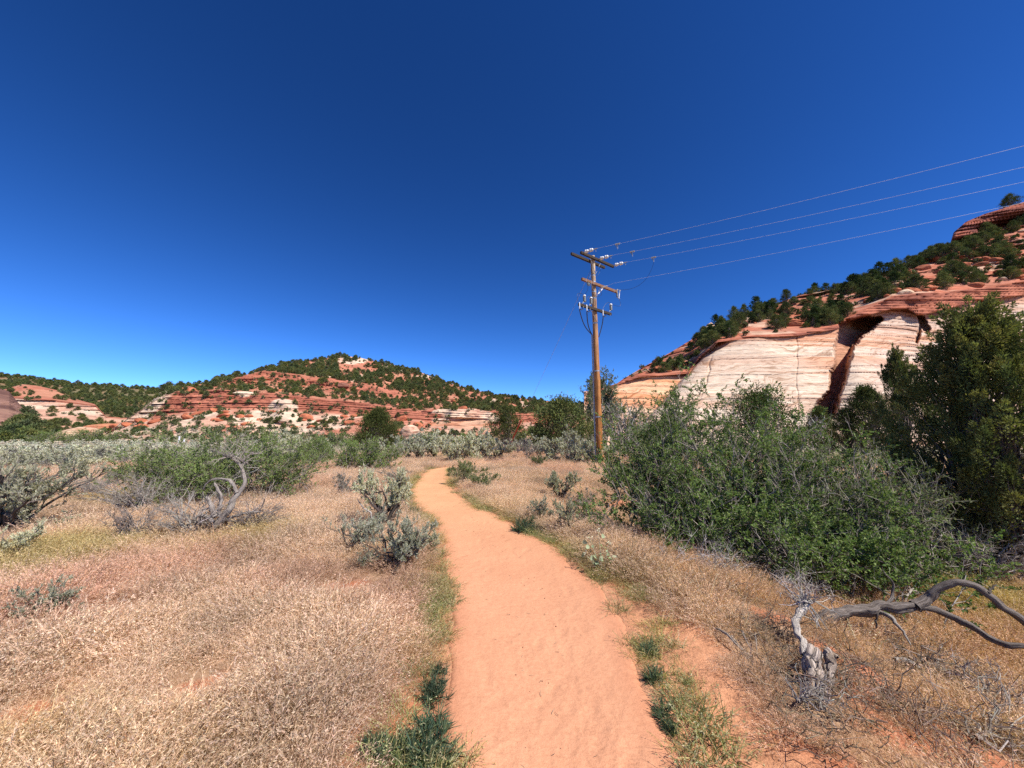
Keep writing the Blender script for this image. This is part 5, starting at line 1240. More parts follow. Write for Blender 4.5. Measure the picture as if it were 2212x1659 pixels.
# ------------------------------------------------------------------ dead wood
def smooth_line(P, n=28):
    P = np.array(P, float); s = np.concatenate([[0], np.cumsum(np.linalg.norm(np.diff(P, axis=0), axis=1))]); u = np.linspace(0, s[-1], n)
    m = np.gradient(P, s, axis=0); k = np.clip(np.searchsorted(s, u, side='right') - 1, 0, len(P) - 2); h = (s[k + 1] - s[k]); t_ = ((u - s[k]) / h)[:, None]; h = h[:, None]
    return (2 * t_**3 - 3 * t_**2 + 1) * P[k] + (t_**3 - 2 * t_**2 + t_) * h * m[k] + (-2 * t_**3 + 3 * t_**2) * P[k + 1] + (t_**3 - t_**2) * h * m[k + 1]
M_DEAD = mat_bark('weathered_wood', False, 1.6)
def traced(pts, Fw, r0, r1, n=28, sides=12, ridge=.2, col=(.34, .29, .25), seed=1, wob=.0, geo=None, wig=1.1, rn=1.0):
    """a limb through traced points; Fw is one depth or one per point"""
    pts = np.array(pts, float); Fw = np.broadcast_to(np.asarray(Fw, float), (len(pts),))
    P = smooth_line(at_F(pts[:, 0], pts[:, 1], Fw), n)
    rs = np.random.default_rng(seed)
    t0 = np.linspace(0, 1, n)
    if wob: P = P + rs.normal(size=P.shape) * wob
    P = P + (fbm(t0[:, None] * 7 + np.arange(3) * 9, np.arange(3)[None] * 5.0, seed * 1.0, 3, seed)) * r0 * wig * np.sin(np.pi * t0)[:, None]
    t_ = np.linspace(0, 1, n); R = r0 * (1 - t_) + r1 * t_; R = R * (1 + rn * (.16 * noise(t_ * 9, seed, 0, seed) + .14 * noise(t_ * 23, seed, 0, seed + 1))); R[-1] *= .45
    g = geo or Geo(); tubes(g, P, R, sides, col, ridge=ridge, ridge_k=4, seed=seed); return g
def twiggy(P0, n, L, r, rng, col, up=.4, dirb=None, K=5):
    P0 = np.asarray(P0); i = rng.integers(0, len(P0), n); p = P0[i]
    d = nrm(rng.normal(size=(n, 3)) + np.array((0, 0, up)) + (0 if dirb is None else np.array(dirb)))
    return curve(p, p + d * rng.uniform(.4, 1.1, (n, 1)) * L, K, rng, wob=.09, rise=1, spread=1), taper(n, K, r, r * .2, rng)
def base_thing(name, px, py, label, cat, Fw=None):
    q = gpt(px, py) if Fw is None else tuple(at_F(px, py, Fw)); return thing(name, q, label, cat)
def child(t_, name, geo, mat, smooth=True, kind=None):
    o = obj(name, geo.mesh(name, mat, smooth), t_, kind); o.location = -t_.location; return o

PALE = (.46, .41, .36); GREY = (.19, .16, .14); DKG = (.20, .17, .15)
# fallen branch at the right
t3 = base_thing('fallen_branch', 1800, 1345, 'long dark weathered branch arching over the grass at right', 'branch')
FB = float(on_ground(1800., 1352.)[1]) - .25
child(t3, 'main_limb', traced([(1745, 1362), (1766, 1347), (1800, 1327), (1840, 1320), (1887, 1317), (1932, 1312), (1985, 1308)], FB, .054, .040, 44, 26, .34, GREY, 3), M_DEAD)
child(t3, 'arching_limb', traced([(1975, 1309), (2005, 1292), (2034, 1269), (2064, 1261), (2104, 1268), (2143, 1287), (2170, 1311), (2209, 1342), (2300, 1425)], [FB, FB, FB - .05, FB - .1, FB - .15, FB - .2, FB - .22, FB - .25, FB - .3], .038, .022, 50, 20, .34, GREY, 5), M_DEAD)
child(t3, 'lower_limb', traced([(1975, 1310), (2025, 1319), (2064, 1334), (2096, 1348), (2130, 1371), (2170, 1387), (2212, 1395), (2300, 1420)], [FB, FB - .05, FB - .1, FB - .15, FB - .2, FB - .25, FB - .3, FB - .4], .030, .014, 40, 16, .34, GREY, 7), M_DEAD)
child(t3, 'side_shoot', traced([(1893, 1321), (1919, 1332), (1945, 1356), (1958, 1376), (1968, 1394)], [FB, FB - .1, FB - .2, FB - .25, FB - .3], .022, .006, 18, 8, .15, (.38, .34, .30), 9), M_DEAD)
child(t3, 'upright_shoot', traced([(1900, 1314), (1918, 1300), (1932, 1279), (1932, 1263), (1922, 1248), (1911, 1239), (1905, 1228)], [FB, FB + .05, FB + .1, FB + .1, FB + .1, FB + .1, FB + .1], .02, .005, 20, 8, .15, DKG, 11), M_DEAD)
child(t3, 'stub', traced([(1894, 1322), (1893, 1340), (1892, 1358)], FB - .05, .012, .006, 8, 6, .1, DKG, 13), M_DEAD)
child(t3, 'stub', traced([(2135, 1280), (2145, 1270), (2153, 1262)], FB - .2, .014, .004, 8, 6, .1, DKG, 15), M_DEAD)
# bleached snag
t3 = base_thing('bleached_snag', 1737, 1410, 'bleached white upright snag with a spray of twigs above the stump', 'dead wood')
FS = float(on_ground(1737., 1412.)[1]) + .0
g = traced([(1738, 1418), (1736, 1390), (1727, 1366), (1721, 1345), (1726, 1327), (1744, 1306)], [FS - .25, FS - .15, FS - .05, FS, FS + .05, FS + .1], .021, .024, 30, 14, .25, (.56, .50, .44), 21); child(t3, 'stem', g, M_DEAD)
rngD = np.random.default_rng(5); g = Geo(); tip = at_F([1742, 1746, 1750], [1309, 1303, 1298], FS + .1)
Pq_, Rq_ = twiggy(tip, 34, .30, .006, rngD, None, .9); tubes(g, Pq_, Rq_, 4, jit(rngD, [(.38, .34, .30), (.26, .225, .195)], 34)); P5, R5 = twiggy(Pq_[:, 3], 80, .11, .003, rngD, None, .3); tubes(g, P5, R5, 3, jit(rngD, [(.34, .30, .26), (.24, .205, .18)], 80))
child(t3, 'twigs', g, M_TWIG, False, 'stuff')
# split stump
t3 = base_thing('split_stump', 1770, 1490, 'pale split stump with a dark hollow in the grass at lower right', 'stump')
FT = float(on_ground(1772., 1494.)[1])
child(t3, 'left_half', traced([(1764, 1512), (1760, 1472), (1757, 1440), (1757, 1418), (1763, 1402)], [FT - .05, FT, FT + .03, FT + .05, FT + .07], .056, .042, 40, 34, .42, (.46, .38, .32), 23, 0, None, .3, .15), M_DEAD)
child(t3, 'right_half', traced([(1787, 1500), (1789, 1462), (1792, 1432), (1790, 1412), (1780, 1404)], [FT, FT + .03, FT + .06, FT + .08, FT + .1], .034, .03, 36, 26, .4, (.44, .36, .30), 25, 0, None, .3, .15), M_DEAD)
child(t3, 'knot', traced([(1794, 1428), (1803, 1417), (1809, 1420)], [FT + .05, FT + .05, FT + .03], .022, .016, 10, 12, .3, (.46, .36, .28), 27, 0, None, .2), M_DEAD)
child(t3, 'root', traced([(1752, 1475), (1747, 1492), (1741, 1508), (1733, 1520)], [FT, FT - .05, FT - .1, FT - .15], .035, .012, 14, 12, .3, (.33, .28, .25), 29), M_DEAD)
child(t3, 'root', traced([(1765, 1490), (1770, 1515), (1778, 1535)], [FT - .03, FT - .1, FT - .2], .04, .02, 12, 12, .3, (.26, .22, .20), 31), M_DEAD)
# sticks in the grass before the largest shrub
t3 = base_thing('dry_sticks', 1600, 1405, 'broken grey sticks poking from the dry grass between trail and stump', 'dead wood')
g = Geo()
for a_, r_ in (([(1548, 1358), (1575, 1374), (1603, 1404), (1635, 1424)], .010), ([(1603, 1364), (1618, 1395), (1637, 1422)], .007), ([(1631, 1368), (1634, 1392), (1637, 1420)], .007), ([(1580, 1374), (1610, 1410), (1628, 1432)], .007), ([(1652, 1362), (1655, 1385), (1659, 1405)], .011)):
    qz = on_ground(np.array([a_[-1][0]]), np.array([a_[-1][1]]))[0][1]
    traced(a_, [qz + .35, qz + .15, qz + .05, qz][:len(a_)] if len(a_) == 4 else [qz + .25, qz + .1, qz], r_, r_ * .5, 14, 7, .2, (.42, .37, .33), 33, 0, g)
child(t3, 'sticks', g, M_DEAD)
t3 = base_thing('wood_chip', 1641, 1455, 'short pale splinter of wood standing below the grey sticks', 'dead wood')
child(t3, 'splinter', traced([(1640, 1458), (1641, 1440), (1644, 1424)], [3.42, 3.45, 3.5], .016, .008, 10, 9, .3, (.56, .46, .36), 35), M_DEAD)
t3 = base_thing('wood_chip', 1960, 1440, 'pale flat piece of wood on the red bank under the fallen branch', 'dead wood')
q = on_ground(np.array([1934., 1988.]), np.array([1432., 1449.])); g = Geo(); tubes(g, smooth_line([q[0] + (0, 0, .02), (q[0] + q[1]) / 2 + (0, 0, .05), q[1] + (0, 0, .02)], 14), np.linspace(.022, .012, 14), 10, (.52, .46, .40), ridge=.3); child(t3, 'splinter', g, M_DEAD)
def ground_brush(name, pix, label, n=50, L=.35, col=((.22, .18, .15), (.30, .26, .22)), up=.25, r=.006, seed=3):
    pts = on_ground(np.array([a for a, _ in pix], float), np.array([b for _, b in pix], float)); c_ = pts.mean(0); rng = np.random.default_rng(seed)
    t3 = thing(name, tuple(c_), label, 'dead brush'); g = Geo(); ln = smooth_line(pts + (0, 0, .06), 16)
    tubes(g, ln, np.linspace(r * 2.6, r, 16), 7, col[0], ridge=.2)
    Pq, Rq = twiggy(ln, n, L, r, rng, None, up, nrm(pts[-1] - pts[0]) * .8, 6); tubes(g, Pq, Rq, 4, jit(rng, col, n)); P5, R5 = twiggy(Pq[:, 4], n * 3, L * .4, r * .45, rng, None, up); tubes(g, P5, R5, 3, jit(rng, col, n * 3)); child(t3, 'twigs', g, M_TWIG, False, 'stuff')
ground_brush('fallen_brush', [(1975, 1440), (2040, 1465), (2100, 1500), (2150, 1555)], 'dark fallen twigs along the red bank right of the split stump', 70, .35)
ground_brush('fallen_brush', [(2110, 1620), (2150, 1600), (2200, 1580)], 'tangle of dark twigs at the lower right corner', 60, .35, seed=4)
ground_brush('fallen_brush', [(1700, 1310), (1760, 1300), (1830, 1290)], 'grey twig litter under the front of the largest shrub', 90, .4, ((.40, .36, .32), (.28, .24, .21)), .5, seed=6)
ground_brush('fallen_brush', [(1440, 1222), (1500, 1240), (1560, 1250)], 'bare grey twigs at the lower left foot of the largest shrub', 90, .5, ((.36, .32, .29), (.26, .22, .2)), .7, seed=7)
ground_brush('fallen_brush', [(1725, 1540), (1760, 1525), (1790, 1540)], 'dark root twigs in the grass below the split stump', 30, .2, ((.22, .19, .17), (.3, .27, .24)), .4, .004, seed=8)

# twisted dead shrub left of the trail
t3 = base_thing('twisted_dead_shrub', 442, 1170, 'twisted silver dead trunk with curling limbs before the wide left shrub', 'dead shrub')
FL = 5.95; SIL = (.32, .28, .25)
child(t3, 'trunk', traced([(400, 1199), (422, 1182), (442, 1166), (464, 1137), (493, 1102), (512, 1066), (528, 1038), (526, 1022), (512, 1000), (496, 986), (480, 988)], [FL - .35, FL - .15, FL, FL, FL + .05, FL + .1, FL + .15, FL + .2, FL + .2, FL + .25, FL + .3], .062, .010, 48, 14, .25, SIL, 41), M_DEAD)
for k_, (a_, f_, r_, r2_) in enumerate([([(522, 1008), (528, 990), (526, 974)], .2, .014, .004), ([(512, 1064), (503, 1047), (477, 1034), (452, 1041), (438, 1058), (440, 1072)], .1, .022, .006), ([(474, 1115), (476, 1075), (470, 1058), (463, 1043)], .0, .024, .014), ([(464, 1116), (458, 1095), (450, 1080), (445, 1073)], -.05, .024, .018),
                                      ([(478, 1128), (512, 1112), (540, 1106), (563, 1106)], .1, .024, .008), ([(461, 1128), (438, 1113), (413, 1127), (398, 1146), (387, 1160)], -.1, .022, .008), ([(493, 1172), (510, 1165), (525, 1159), (552, 1158)], -.1, .018, .014), ([(455, 1150), (430, 1150), (405, 1160)], -.05, .03, .012)]):
    child(t3, 'limb', traced(a_, FL + f_, r_ * 1.3, r2_ * 1.2, 22, 10, .22, SIL, 43 + k_), M_DEAD)
g = Geo(); rngD = np.random.default_rng(15); tp = at_F([500, 512, 526, 528, 490, 560, 545], [988, 1000, 976, 1000, 988, 1106, 1108], FL + .2)
Pq, Rq = twiggy(tp, 70, .45, .006, rngD, None, .5); tubes(g, Pq, Rq, 4, jit(rngD, [(.28, .24, .21), (.21, .18, .155)], 70)); P5, R5 = twiggy(Pq[:, 3], 160, .16, .003, rngD, None, .3); tubes(g, P5, R5, 3, jit(rngD, [(.28, .24, .21), (.21, .18, .155)], 160)); child(t3, 'twigs', g, M_TWIG, False, 'stuff')
def dead_bush(seed, h, wx, cols, n=60, lean=(0, 0)): 
    rng = np.random.default_rng(seed); g = Geo(); a = rng.uniform(0, 6.28, n); rr_ = wx * rng.uniform(.2, 1, n) ** .6
    T = np.stack([np.cos(a) * rr_ + lean[0], np.sin(a) * rr_ + lean[1], h * rng.uniform(.4, 1.0, n)], -1); P = curve(rng.normal(size=(n, 3)) * (.07, .07, 0), T, 8, rng, wob=.05, rise=.65, spread=1.25); R = taper(n, 8, .010 * h / .6, .002, rng); tubes(g, P, R, 4, jit(rng, cols, n))
    p, d, r = along(P, R, rng, n * 8, .3, 1); dd = nrm(d + rng.normal(size=(n * 8, 3)) * .5); P2 = curve(p, p + dd * rng.uniform(.3, 1, (n * 8, 1)) * h * .35, 5, rng, wob=.07, rise=1, spread=1); tubes(g, P2, taper(n * 8, 5, .003, .0012), 3, jit(rng, cols, n * 8))
    p, d, r = along(P2, taper(n * 8, 5, .003, .001), rng, n * 20, .2, 1); dd = nrm(d + rng.normal(size=(n * 20, 3)) * .6); P3 = curve(p, p + dd * rng.uniform(.3, 1, (n * 20, 1)) * h * .16, 3, rng, wob=.07, rise=1, spread=1); tubes(g, P3, taper(n * 20, 3, .002, .001), 3, jit(rng, cols, n * 20))
    return [('branches', g.mesh('branches', M_TWIG), None)]
GB = [(.25, .215, .185), (.19, .165, .14), (.30, .265, .235)]; DB = [(.17, .14, .12), (.22, .18, .16)]
put('dead_shrub', dead_bush(601, .75, .75, GB, 46, (-.45, 0)), 300, 1112, None, 'fan of fine grey dead twigs leaning left of the twisted trunk', 'dead shrub')
put('dead_shrub', dead_bush(602, .5, .35, DB, 34), 292, 1170, None, 'small dark dead bush in the grass left of the twisted trunk', 'dead shrub')
put('dead_shrub', dead_bush(603, .7, .6, GB, 38), 412, 1165, None, 'dense grey dead bush against the left side of the twisted trunk', 'dead shrub')
put('dead_shrub', dead_bush(604, .42, .55, DB, 50), 540, 1150, None, 'dark dead brush under the right limbs of the twisted trunk', 'dead shrub')
put('dead_shrub', dead_bush(605, 1.0, 1.0, GB, 50), 2150, 1260, 6.2, 'grey bare branches before the large right juniper', 'dead shrub', None, 0, .9)
put('dead_shrub', dead_bush(606, .6, .6, GB, 40), 200, 1075, None, 'pale dead brush in the grass beside the leaning sagebrush', 'dead shrub')
for px, py, hh, lab in ((1010, 1030, .5, 'a'),):
    pass
# a dead branch leaning beside the tall silvery sagebrush
t3 = base_thing('bare_branch', 800, 1160, 'single bleached branch rising left of the tall silvery sagebrush', 'dead wood')
child(t3, 'stem', traced([(821, 1180), (812, 1155), (803, 1130), (800, 1108), (786, 1098), (772, 1078)], 6.1, .022, .008, 26, 9, .2, (.46, .42, .38), 61), M_DEAD)

# ------------------------------------------------------------------ dry grass, weeds, litter
def grass_clump(seed, n=64, h=.26, r=.12, cols=((.62, .47, .33), (.54, .39, .26), (.68, .53, .385), (.46, .32, .21)), heads=.85, lean=.55, w=.0027, headw=.0038, headn=8, hcol=((.70, .55, .41), (.60, .455, .33), (.74, .60, .46))):
    rng = np.random.default_rng(seed); g = Geo()
    a = rng.uniform(0, 6.28, n); rr_ = r * np.sqrt(rng.random(n)); B = np.stack([np.cos(a) * rr_, np.sin(a) * rr_, np.full(n, -.015)], -1)
    d = nrm(np.stack([np.cos(a) * .5 * rr_ / r, np.sin(a) * .5 * rr_ / r, np.ones(n)], -1) + rng.normal(size=(n, 3)) * lean * (1, 1, .4))
    d[:, 2] = np.abs(d[:, 2]); L = h * rng.uniform(.45, 1.15, n)
    t_ = np.array([0, .4, .75, 1.0])[None, :, None]; droop = rng.uniform(.05, .38, n)[:, None, None]; hz = nrm(d * (1, 1, 0) + rng.normal(size=(n, 3)) * (.15, .15, 0))[:, None, :]
    P = B[:, None, :] + d[:, None, :] * L[:, None, None] * t_ + (hz * .8 - np.array((0, 0, 1.0))) * droop * L[:, None, None] * t_ ** 2.6
    s = nrm(np.cross(d, rng.normal(size=(n, 3))))[:, None, :]; W = (w * rng.uniform(.7, 1.4, n))[:, None, None] * np.array([1, .8, .55, .2])[None, :, None]
    V = np.stack([P - s * W * .5, P + s * W * .5], 2).reshape(n, 8, 3)
    q = np.array([(0, 1, 3, 2), (2, 3, 5, 4), (4, 5, 7, 6)]); Q = (q[None] + np.arange(n)[:, None, None] * 8).reshape(-1, 4)
    c = jit(rng, cols, n); g.add(V.reshape(-1, 3), Q, None, np.repeat(c, 8, 0))
    k = np.nonzero(rng.random(n) < heads)[0]
    if len(k) and headn:
        kk = np.repeat(k, headn); m = len(kk); f = rng.uniform(.62, 1.0, m)[:, None]
        p = np.where(f < .75, P[kk, 1] + (P[kk, 2] - P[kk, 1]) * (f - .4) / .35, P[kk, 2] + (P[kk, 3] - P[kk, 2]) * (f - .75) / .25)
        dd = nrm(P[kk, 3] - P[kk, 2]) + rng.normal(size=(m, 3)) * .35 - np.array((0, 0, .35))
        leaves(g, p, dd, rng.uniform(.011, .021, m), headw * rng.uniform(.7, 1.2, m), jit(rng, hcol, m), rng, wide=.4)
    return g.mesh('grass_clump', M_GRASS)
rngG = np.random.default_rng(123)
GK = [proto('dry_grass_kind', grass_clump(700 + i, 84, .20 + .02 * (i % 3), .13, heads=.85 if i < 4 else .5, lean=.36 if i < 4 else .85)) for i in range(6)]
def field(dens, r0, r1, amax, n):
    r_ = np.sqrt(rngG.uniform(r0 ** 2, r1 ** 2, n)); a_ = rngG.uniform(-amax, amax, n); x, y = r_ * np.sin(a_), r_ * np.cos(a_)
    k_ = rngG.random(n) < dens(x, y, r_); return x[k_], y[k_], r_[k_]
KEEP = [(on_ground(a, b), r) for a, b, r in [(1768, 1475, .22), (1764, 1530, .2), (1732, 1390, .2), (1640, 1440, .14), (1960, 1445, .2), (1610, 1400, .12), (1790, 1500, .15), (860, 1610, .16), (930, 1570, .12), (940, 1500, .1), (1890, 1360, .2)]]
def gdens(x, y, r_):
    d_ = path_d(x, y); m = sm(.02, .3, d_ + .12 * noise(x * 4, y * 4, 0, 15)) 
    m = m * (1 - np.where(x > 1.2, .68, .86) * bare(x, y)) * (.45 + .55 * sm(-.5, .1, noise(x * 1.1, y * 1.1, 0, 16) + .3 * noise(x * 3.3, y * 3.3, 0, 18)))
    s_ = x - path_r(y); st = sm(-.05, .05, s_) * (1 - sm(.5, .7, s_ + .1 * noise(x * 4, y * 4, 0, 31))) * (1 - sm(3.2, 4.6, y)); m = m * (1 - .97 * st)
    for q, r in KEEP: m = m * sm(.5, 1.1, np.hypot(x - q[0], y - q[1]) / r)
    return m
parts_ = []
for r0, r1, n, s_ in ((1.3, 4.5, 4400, 1.0), (4.5, 9, 8200, 1.12), (9, 18, 13000, 1.35), (18, 34, 15000, 1.7)):
    x, y, r_ = field(gdens, r0, r1, 1.02, n); parts_.append((x, y, np.full(len(x), s_)))
gx, gy, gs = [np.concatenate(q) for q in zip(*parts_)]
ng = len(gx)
tn = np.ones((ng, 3))
n1_, n2_ = noise(gx * .45, gy * .45, 0, 25), noise(gx * 1.6, gy * 1.6, 0, 26)
tn = mixc(tn, (.92, .76, .74), sm(.1, .6, n1_ + .4 * n2_) * .55)
tn = mixc(tn, (.88, .86, .70), sm(.2, .7, noise(gx * .6 + 9, gy * .6, 0, 27)) * .35)
def near_px(px, py, rad): q = on_ground(float(px), float(py)); return 1 - sm(.5, 1.0, np.hypot(gx - q[0], gy - q[1]) / rad + .3 * n2_)
for px, py, rad, c_ in ((110, 1205, 1.0, (.66, .72, .42)), (60, 1600, .5, (.80, .77, .58)), (2160, 1310, 1.4, (.62, .86, .34)), (500, 1180, .9, (.80, .84, .55)), (120, 1330, .9, (.88, .74, .74)), (300, 1250, 1.1, (.92, .80, .79)), (330, 1075, 2.0, (.8, .85, .5)), (1390, 995, 2.0, (.85, .6, .62)), (1000, 985, 3, (1.0, .9, .62))):
    tn = mixc(tn, c_, near_px(px, py, rad) * .85)
s_r = gx - path_r(gy); tn = mixc(tn, (.82, .73, .60), sm(.5, 1.0, s_r) * (1 - sm(4, 6, gy)) * .6); tn = mixc(tn, (.80, .66, .52), sm(.6, 1.4, s_r) * sm(3.6, 4.4, gy) * (1 - sm(5, 8, gy)) * .5)
edge_g = (1 - sm(.1, .5, path_d(gx, gy) + .1 * n2_)) * (gy < 16); tn = mixc(tn, (.60, .68, .38), edge_g * .9)
tn = tn * (1 - .22 * sm(.1, .6, noise(gx * .9, gy * .9, 0, 37) + .5 * noise(gx * 2.7, gy * 2.7, 0, 38)))[:, None]
tn = tn * np.array((1.2, 1.12, 1.13)) * rngG.uniform(.72, 1.18, (ng, 1))
hs_ = rngG.uniform(.55, 1.3, ng) * (1 + .3 * noise(gx * 2.3, gy * 2.3, 0, 28)) * gs * (1 - .4 * edge_g) * np.where((s_r > .6) & (gy < 4), 1.1, 1.0) * np.where(gs > 1.3, .85, 1)
tall = [proto('tall_stalk_kind', grass_clump(780 + i, 9, .42, .05, ((.36, .27, .18), (.28, .20, .14), (.60, .47, .33)), .9, .35, .0032, .005, 9)) for i in range(2)]
x, y, r_ = field(lambda x, y, r_: gdens(x, y, r_) * (noise(x * .9, y * .9, 0, 29) > -.1), 1.6, 14, .95, 2600); nl = len(x)
scatter('tall_dry_stalks', np.stack([x, y, zg(x, y)], -1), np.stack([rngG.normal(size=nl) * .2, rngG.normal(size=nl) * .2, rngG.uniform(0, 6.28, nl)], -1), rngG.uniform(.6, 1.15, nl), rngG.integers(0, 2, nl), jit(rngG, [(1, 1, 1), (.7, .66, .62)], nl), tall)
bd = np.full(ng, 9.0)
for q, r in BARE: bd = np.minimum(bd, np.hypot(gx - q[0], gy - q[1]) / (r + .06))
for q, r in KEEP: bd = np.minimum(bd, np.hypot(gx - q[0], gy - q[1]) / (r + .08))
hs_ = hs_ * (.42 + .58 * sm(.9, 2.1, bd))
scatter('dry_grass', np.stack([gx, gy, zg(gx, gy)], -1), np.stack([rngG.normal(size=ng) * .18, rngG.normal(size=ng) * .18, rngG.uniform(0, 6.28, ng)], -1), hs_, rngG.integers(0, 6, ng), tn, GK)

# green weeds and short grass hugging the trail edges
WC = ((.23, .24, .10), (.31, .29, .14), (.19, .21, .085), (.42, .36, .21), (.50, .40, .26))
WK = [proto('trail_weed_kind', grass_clump(720 + i, 46, .14, .09, WC, .5, .7, .004, .004, 4, ((.36, .36, .18), (.30, .31, .14), (.45, .42, .26)))) for i in range(3)]
def wdens(x, y, r_):
    d_ = path_d(x, y); m = sm(-.06, .04, d_ + .09 * noise(x * 5, y * 5, 0, 33)) * (1 - sm(.18, .42, d_)); m = m * np.where((x > path_r(y)) & (y < 4.2), .3, 1) * sm(-.35, .35, noise(x * 1.7, y * 1.7, 0, 34) + .35 * noise(x * 5, y * 5, 0, 35))
    s_ = x - path_r(y); return np.maximum(m, .35 * sm(.0, .1, s_ - .12) * (1 - sm(.3, .5, s_ - .05)) * (noise(x * 3, y * 3, 0, 36) > .12) * (y < 4.5))
parts_ = []
for r0, r1, n, s_ in ((1.3, 5, 9000, .8), (5, 11, 14000, 1.0), (11, 19, 14000, 1.3)):
    x, y, r_ = field(wdens, r0, r1, .75, n); parts_.append((x, y, np.full(len(x), s_)))
wx_, wy_, ws_ = [np.concatenate(q) for q in zip(*parts_)]; nw = len(wx_)
scatter('trail_edge_weeds', np.stack([wx_, wy_, zg(wx_, wy_)], -1), np.stack([rngG.normal(size=nw) * .15, rngG.normal(size=nw) * .15, rngG.uniform(0, 6.28, nw)], -1), ws_ * rngG.uniform(.5, 1.25, nw), rngG.integers(0, 3, nw), jit(rngG, [(1, 1, 1), (1.25, 1.15, .9), (.8, .9, .8)], nw), WK)

# broken twigs matted into the grass of the right bank
TK = []
for i in range(3):
    rng = np.random.default_rng(790 + i); g = Geo(); n_ = 26
    p = rng.normal(size=(n_, 3)) * (.12, .12, .02) + (0, 0, .04); d_ = nrm(rng.normal(size=(n_, 3)) * (1, 1, .35) + (0, 0, .1)); P = curve(p, p + d_ * rng.uniform(.08, .3, (n_, 1)), 5, rng, wob=.1, rise=1, spread=1)
    tubes(g, P, taper(n_, 5, .004, .0012, rng), 4, jit(rng, [(.22, .165, .125), (.30, .235, .18), (.14, .105, .08)], n_)); TK.append(proto('twig_kind', g.mesh('twig_tangle', M_GRASS)))
x, y, r_ = field(lambda x, y, r_: sm(.55, .9, x - path_r(y)) * (x < 6.5) * (.35 + .65 * (noise(x * 1.3, y * 1.3, 0, 39) > 0)) * np.where(y < 2.2, .6, 1), 1.8, 6.2, 1.0, 1500); nl = len(x)
scatter('twig_litter', np.stack([x, y, zg(x, y)], -1), np.stack([rngG.normal(size=nl) * .2, rngG.normal(size=nl) * .2, rngG.uniform(0, 6.28, nl)], -1), rngG.uniform(.35, .95, nl), rngG.integers(0, 3, nl), jit(rngG, [(1, 1, 1), (1.3, 1.25, 1.2)], nl), TK)

# litter: straw bits, pebbles, seed husks on trail and bare soil
lk = []
for i in range(4):
    rng = np.random.default_rng(740 + i); g = Geo()
    if i < 2: tubes(g, np.array([(0, 0, .004), (.02, .004, .006), (.045, -.003 + .01 * i, .004)]), np.array([.0018, .0018, .001]), 4, (.50, .38, .26) if i else (.22, .15, .11))
    else:
        V, T = ico(1); V = V * (1 + .25 * noise(V[:, 0] * 2, V[:, 1] * 2, V[:, 2] * 2, i))[:, None] * (.007, .006, .004); g.add(V, None, T, (.34, .16, .10) if i == 2 else (.16, .09, .07))
    lk.append(proto('litter_kind', g.mesh('litter', M_GRASS)))
x, y, r_ = field(lambda x, y, r_: np.clip(.22 + .8 * np.exp(-np.abs(path_d(x, y)) / .15), 0, 1) * (path_d(x, y) < .6), 1.4, 9, .6, 6000)
nl = len(x); scatter('trail_litter', np.stack([x, y, zg(x, y) + np.where(path_d(x, y) < -.1, -.004, .004)], -1), np.stack([rngG.normal(size=nl) * .3, rngG.normal(size=nl) * .3, rngG.uniform(0, 6.28, nl)], -1), rngG.uniform(.3, .95, nl), rngG.choice(4, nl, p=[.2, .3, .38, .12]), np.ones((nl, 3)), lk)

# single tufts that stand out at the trail edge
def spiky(seed, n=420, r=.11, L=.075, cols=((.075, .12, .075), (.095, .14, .085), (.06, .10, .07), (.14, .18, .10))):
    rng = np.random.default_rng(seed); g, f = Geo(), Geo(); st = 26
    d = nrm(rng.normal(size=(st, 3)) * (1, 1, .5) + (0, 0, .55)); d[:, 2] = np.abs(d[:, 2]); P = curve(np.zeros((st, 3)) - (0, 0, .02), d * r * rng.uniform(.6, 1.25, (st, 1)), 5, rng, wob=.06, rise=.9, spread=1); R = taper(st, 5, .003, .0012); tubes(g, P, R, 4, jit(rng, [(.16, .15, .09)], st))
    p, dd, _ = along(P, R, rng, n, .15, 1); leaves(f, p, nrm(dd + rng.normal(size=(n, 3)) * .55 + (0, 0, .25)), L * rng.uniform(.5, 1.2, n), .0055, jit(rng, cols, n), rng, wide=.35)
    return [('stems', g.mesh('stems', M_TWIG), None), ('leaves', f.mesh('leaves', M_LEAF), 'stuff')]
SPK = [spiky(750 + i, 480 + 120 * i) for i in range(3)]
def greentuft(seed, h=.2):
    rng = np.random.default_rng(seed); me = grass_clump(seed, 110, h, .12, ((.24, .26, .10), (.32, .31, .14), (.18, .22, .08), (.42, .37, .20)), .8, .55, .004, .005, 5, ((.42, .42, .22), (.36, .36, .18), (.52, .48, .32)))
    me.materials.clear(); me.materials.append(M_LEAF); return [('blades', me, 'stuff')]
GT = [greentuft(760 + i) for i in range(3)]
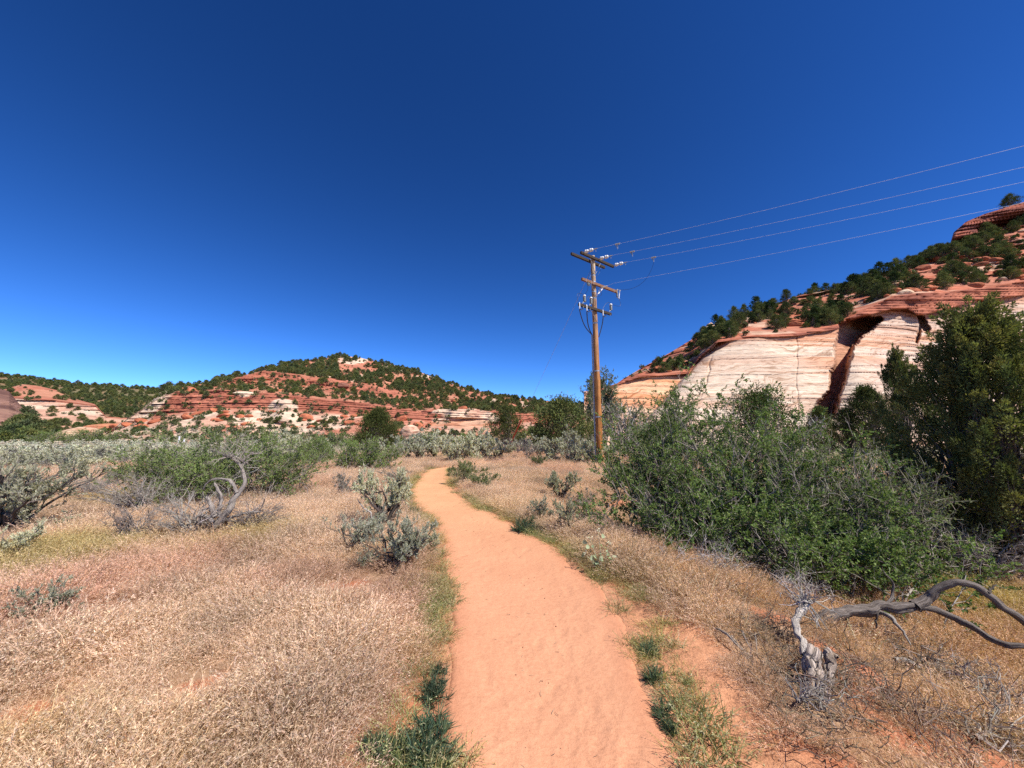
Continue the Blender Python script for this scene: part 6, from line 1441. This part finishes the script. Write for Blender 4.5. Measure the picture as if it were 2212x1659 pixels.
for px, py, s, k_, lab in ((940, 1505, 1.0, 1, 'round blue green spiky weed at the left trail edge, topmost of three'), (934, 1585, 1.0, 0, 'blue green spiky weed at the left trail edge, middle of three'), (918, 1655, 1.35, 2, 'broad blue green spiky weed at the left trail edge, nearest one'), (862, 1618, .75, 1, 'upright dark spiky weed left of the broad nearest one'),
                           (835, 1640, .7, 0, 'dark spiky weed furthest left in the cluster by the trail'), (800, 1625, .75, 2, 'outermost dark spiky weed against the dry grass'), (945, 1455, .6, 0, 'small spiky sprig above the round blue green weed'),
                           (1410, 1470, .7, 1, 'small spiky weed on the sandy strip right of the trail, upper one'), (1432, 1550, .65, 0, 'small spiky weed on the sandy strip right of the trail, lower one'), (1445, 1578, .5, 2, 'tiny spiky weed on the right trail edge below the other two'), (1403, 1415, .7, 2, 'spiky weed at the top of the sandy strip right of the trail'),
                           (1133, 1150, 2.1, 2, 'dark bluish weed mound at the right trail bend'), (890, 1112, 1.2, 1, 'small green weed at the left edge of the trail curve')):
    put('spiky_weed', SPK[k_], px, py, None, lab, 'weed', None, px * .7, s)
for px, py, s, lab in ((1525, 1575, 1.15, 'large yellow green grass tuft at the lower right trail edge'), (1545, 1640, 1.1, 'green grass tuft at the bottom right of the trail'), (1455, 1520, .7, 'thin grass tuft between the spiky weeds on the right strip'), (860, 1560, .8, 'green grass tuft among the spiky weeds at lower left'), (880, 1640, .9, 'pale green grass tuft in front of the dark spiky weeds'), (820, 1655, .9, 'yellow green grass tuft at the bottom edge left of the trail'), (905, 1470, .8, 'grey green grass tuft beside the round blue green weed'),
                       (1335, 1320, .8, 'green grass tuft where the sandy strip begins'), (1260, 1205, .9, 'yellow green grass tuft beside the pale mallow'), (1230, 1190, .8, 'green grass tuft above the mallow on the right trail edge'), (915, 1390, .9, 'green grass tuft along the left trail edge below the low sagebrush'), (935, 1300, .9, 'green grass tuft on the left trail edge beside the low sagebrush'), (1030, 1092, 1.2, 'low green tuft on the inside of the trail curve')):
    put('grass_tuft', GT[int(px) % 3], px, py, None, lab, 'grass tuft', None, px * .3, s)
# pale mallow with round leaves
t3 = base_thing('mallow_plant', 1302, 1240, 'pale mallow with round leaves and thin stalks at the right trail edge', 'plant')
rng = np.random.default_rng(9); q0 = np.array(t3.location); g, f, fl = Geo(), Geo(), Geo()
for dx, dy_, h_ in ((-.14, .0, .40), (-.02, .08, .46), (.1, .05, .34), (-.2, .05, .22), (.16, 0, .2)):
    P = smooth_line([(0, 0, -.02), (dx * .5, dy_ * .5, h_ * .5), (dx, dy_, h_)], 8); tubes(g, P, np.linspace(.004, .002, 8), 5, (.36, .40, .26))
    n_ = 7; i_ = rng.integers(1, 7, n_); c_ = P[i_] + rng.normal(size=(n_, 3)) * .035
    for c1 in c_:
        nn = nrm(rng.normal(size=3) + (0, 0, .8)); u1 = nrm(np.cross(nn, (1, 0, .1))); v1 = np.cross(nn, u1); a_ = np.linspace(0, 6.28, 9)[:-1]; rad1 = rng.uniform(.016, .032) * (1 + .12 * np.cos(a_ * 5)); V = np.concatenate([[c1 - nn * .004], c1 + u1 * (np.cos(a_) * rad1)[:, None] + v1 * (np.sin(a_) * rad1)[:, None]])
        f.add(V, None, [(0, k_ + 1, (k_ + 1) % 8 + 1) for k_ in range(8)], jit(rng, [(.30, .36, .22), (.36, .41, .28)], 1)[0])
    leaves(fl, np.repeat(P[-1:], 10, 0) + rng.normal(size=(10, 3)) * .014, rng.normal(size=(10, 3)) + (0, 0, .6), .022, .016, (.62, .62, .50), rng)
obj('stalks', g.mesh('stalks', M_TWIG), t3); obj('leaves', f.mesh('leaves', M_LEAF), t3, 'stuff'); obj('buds', fl.mesh('buds', M_LEAF), t3, 'stuff')
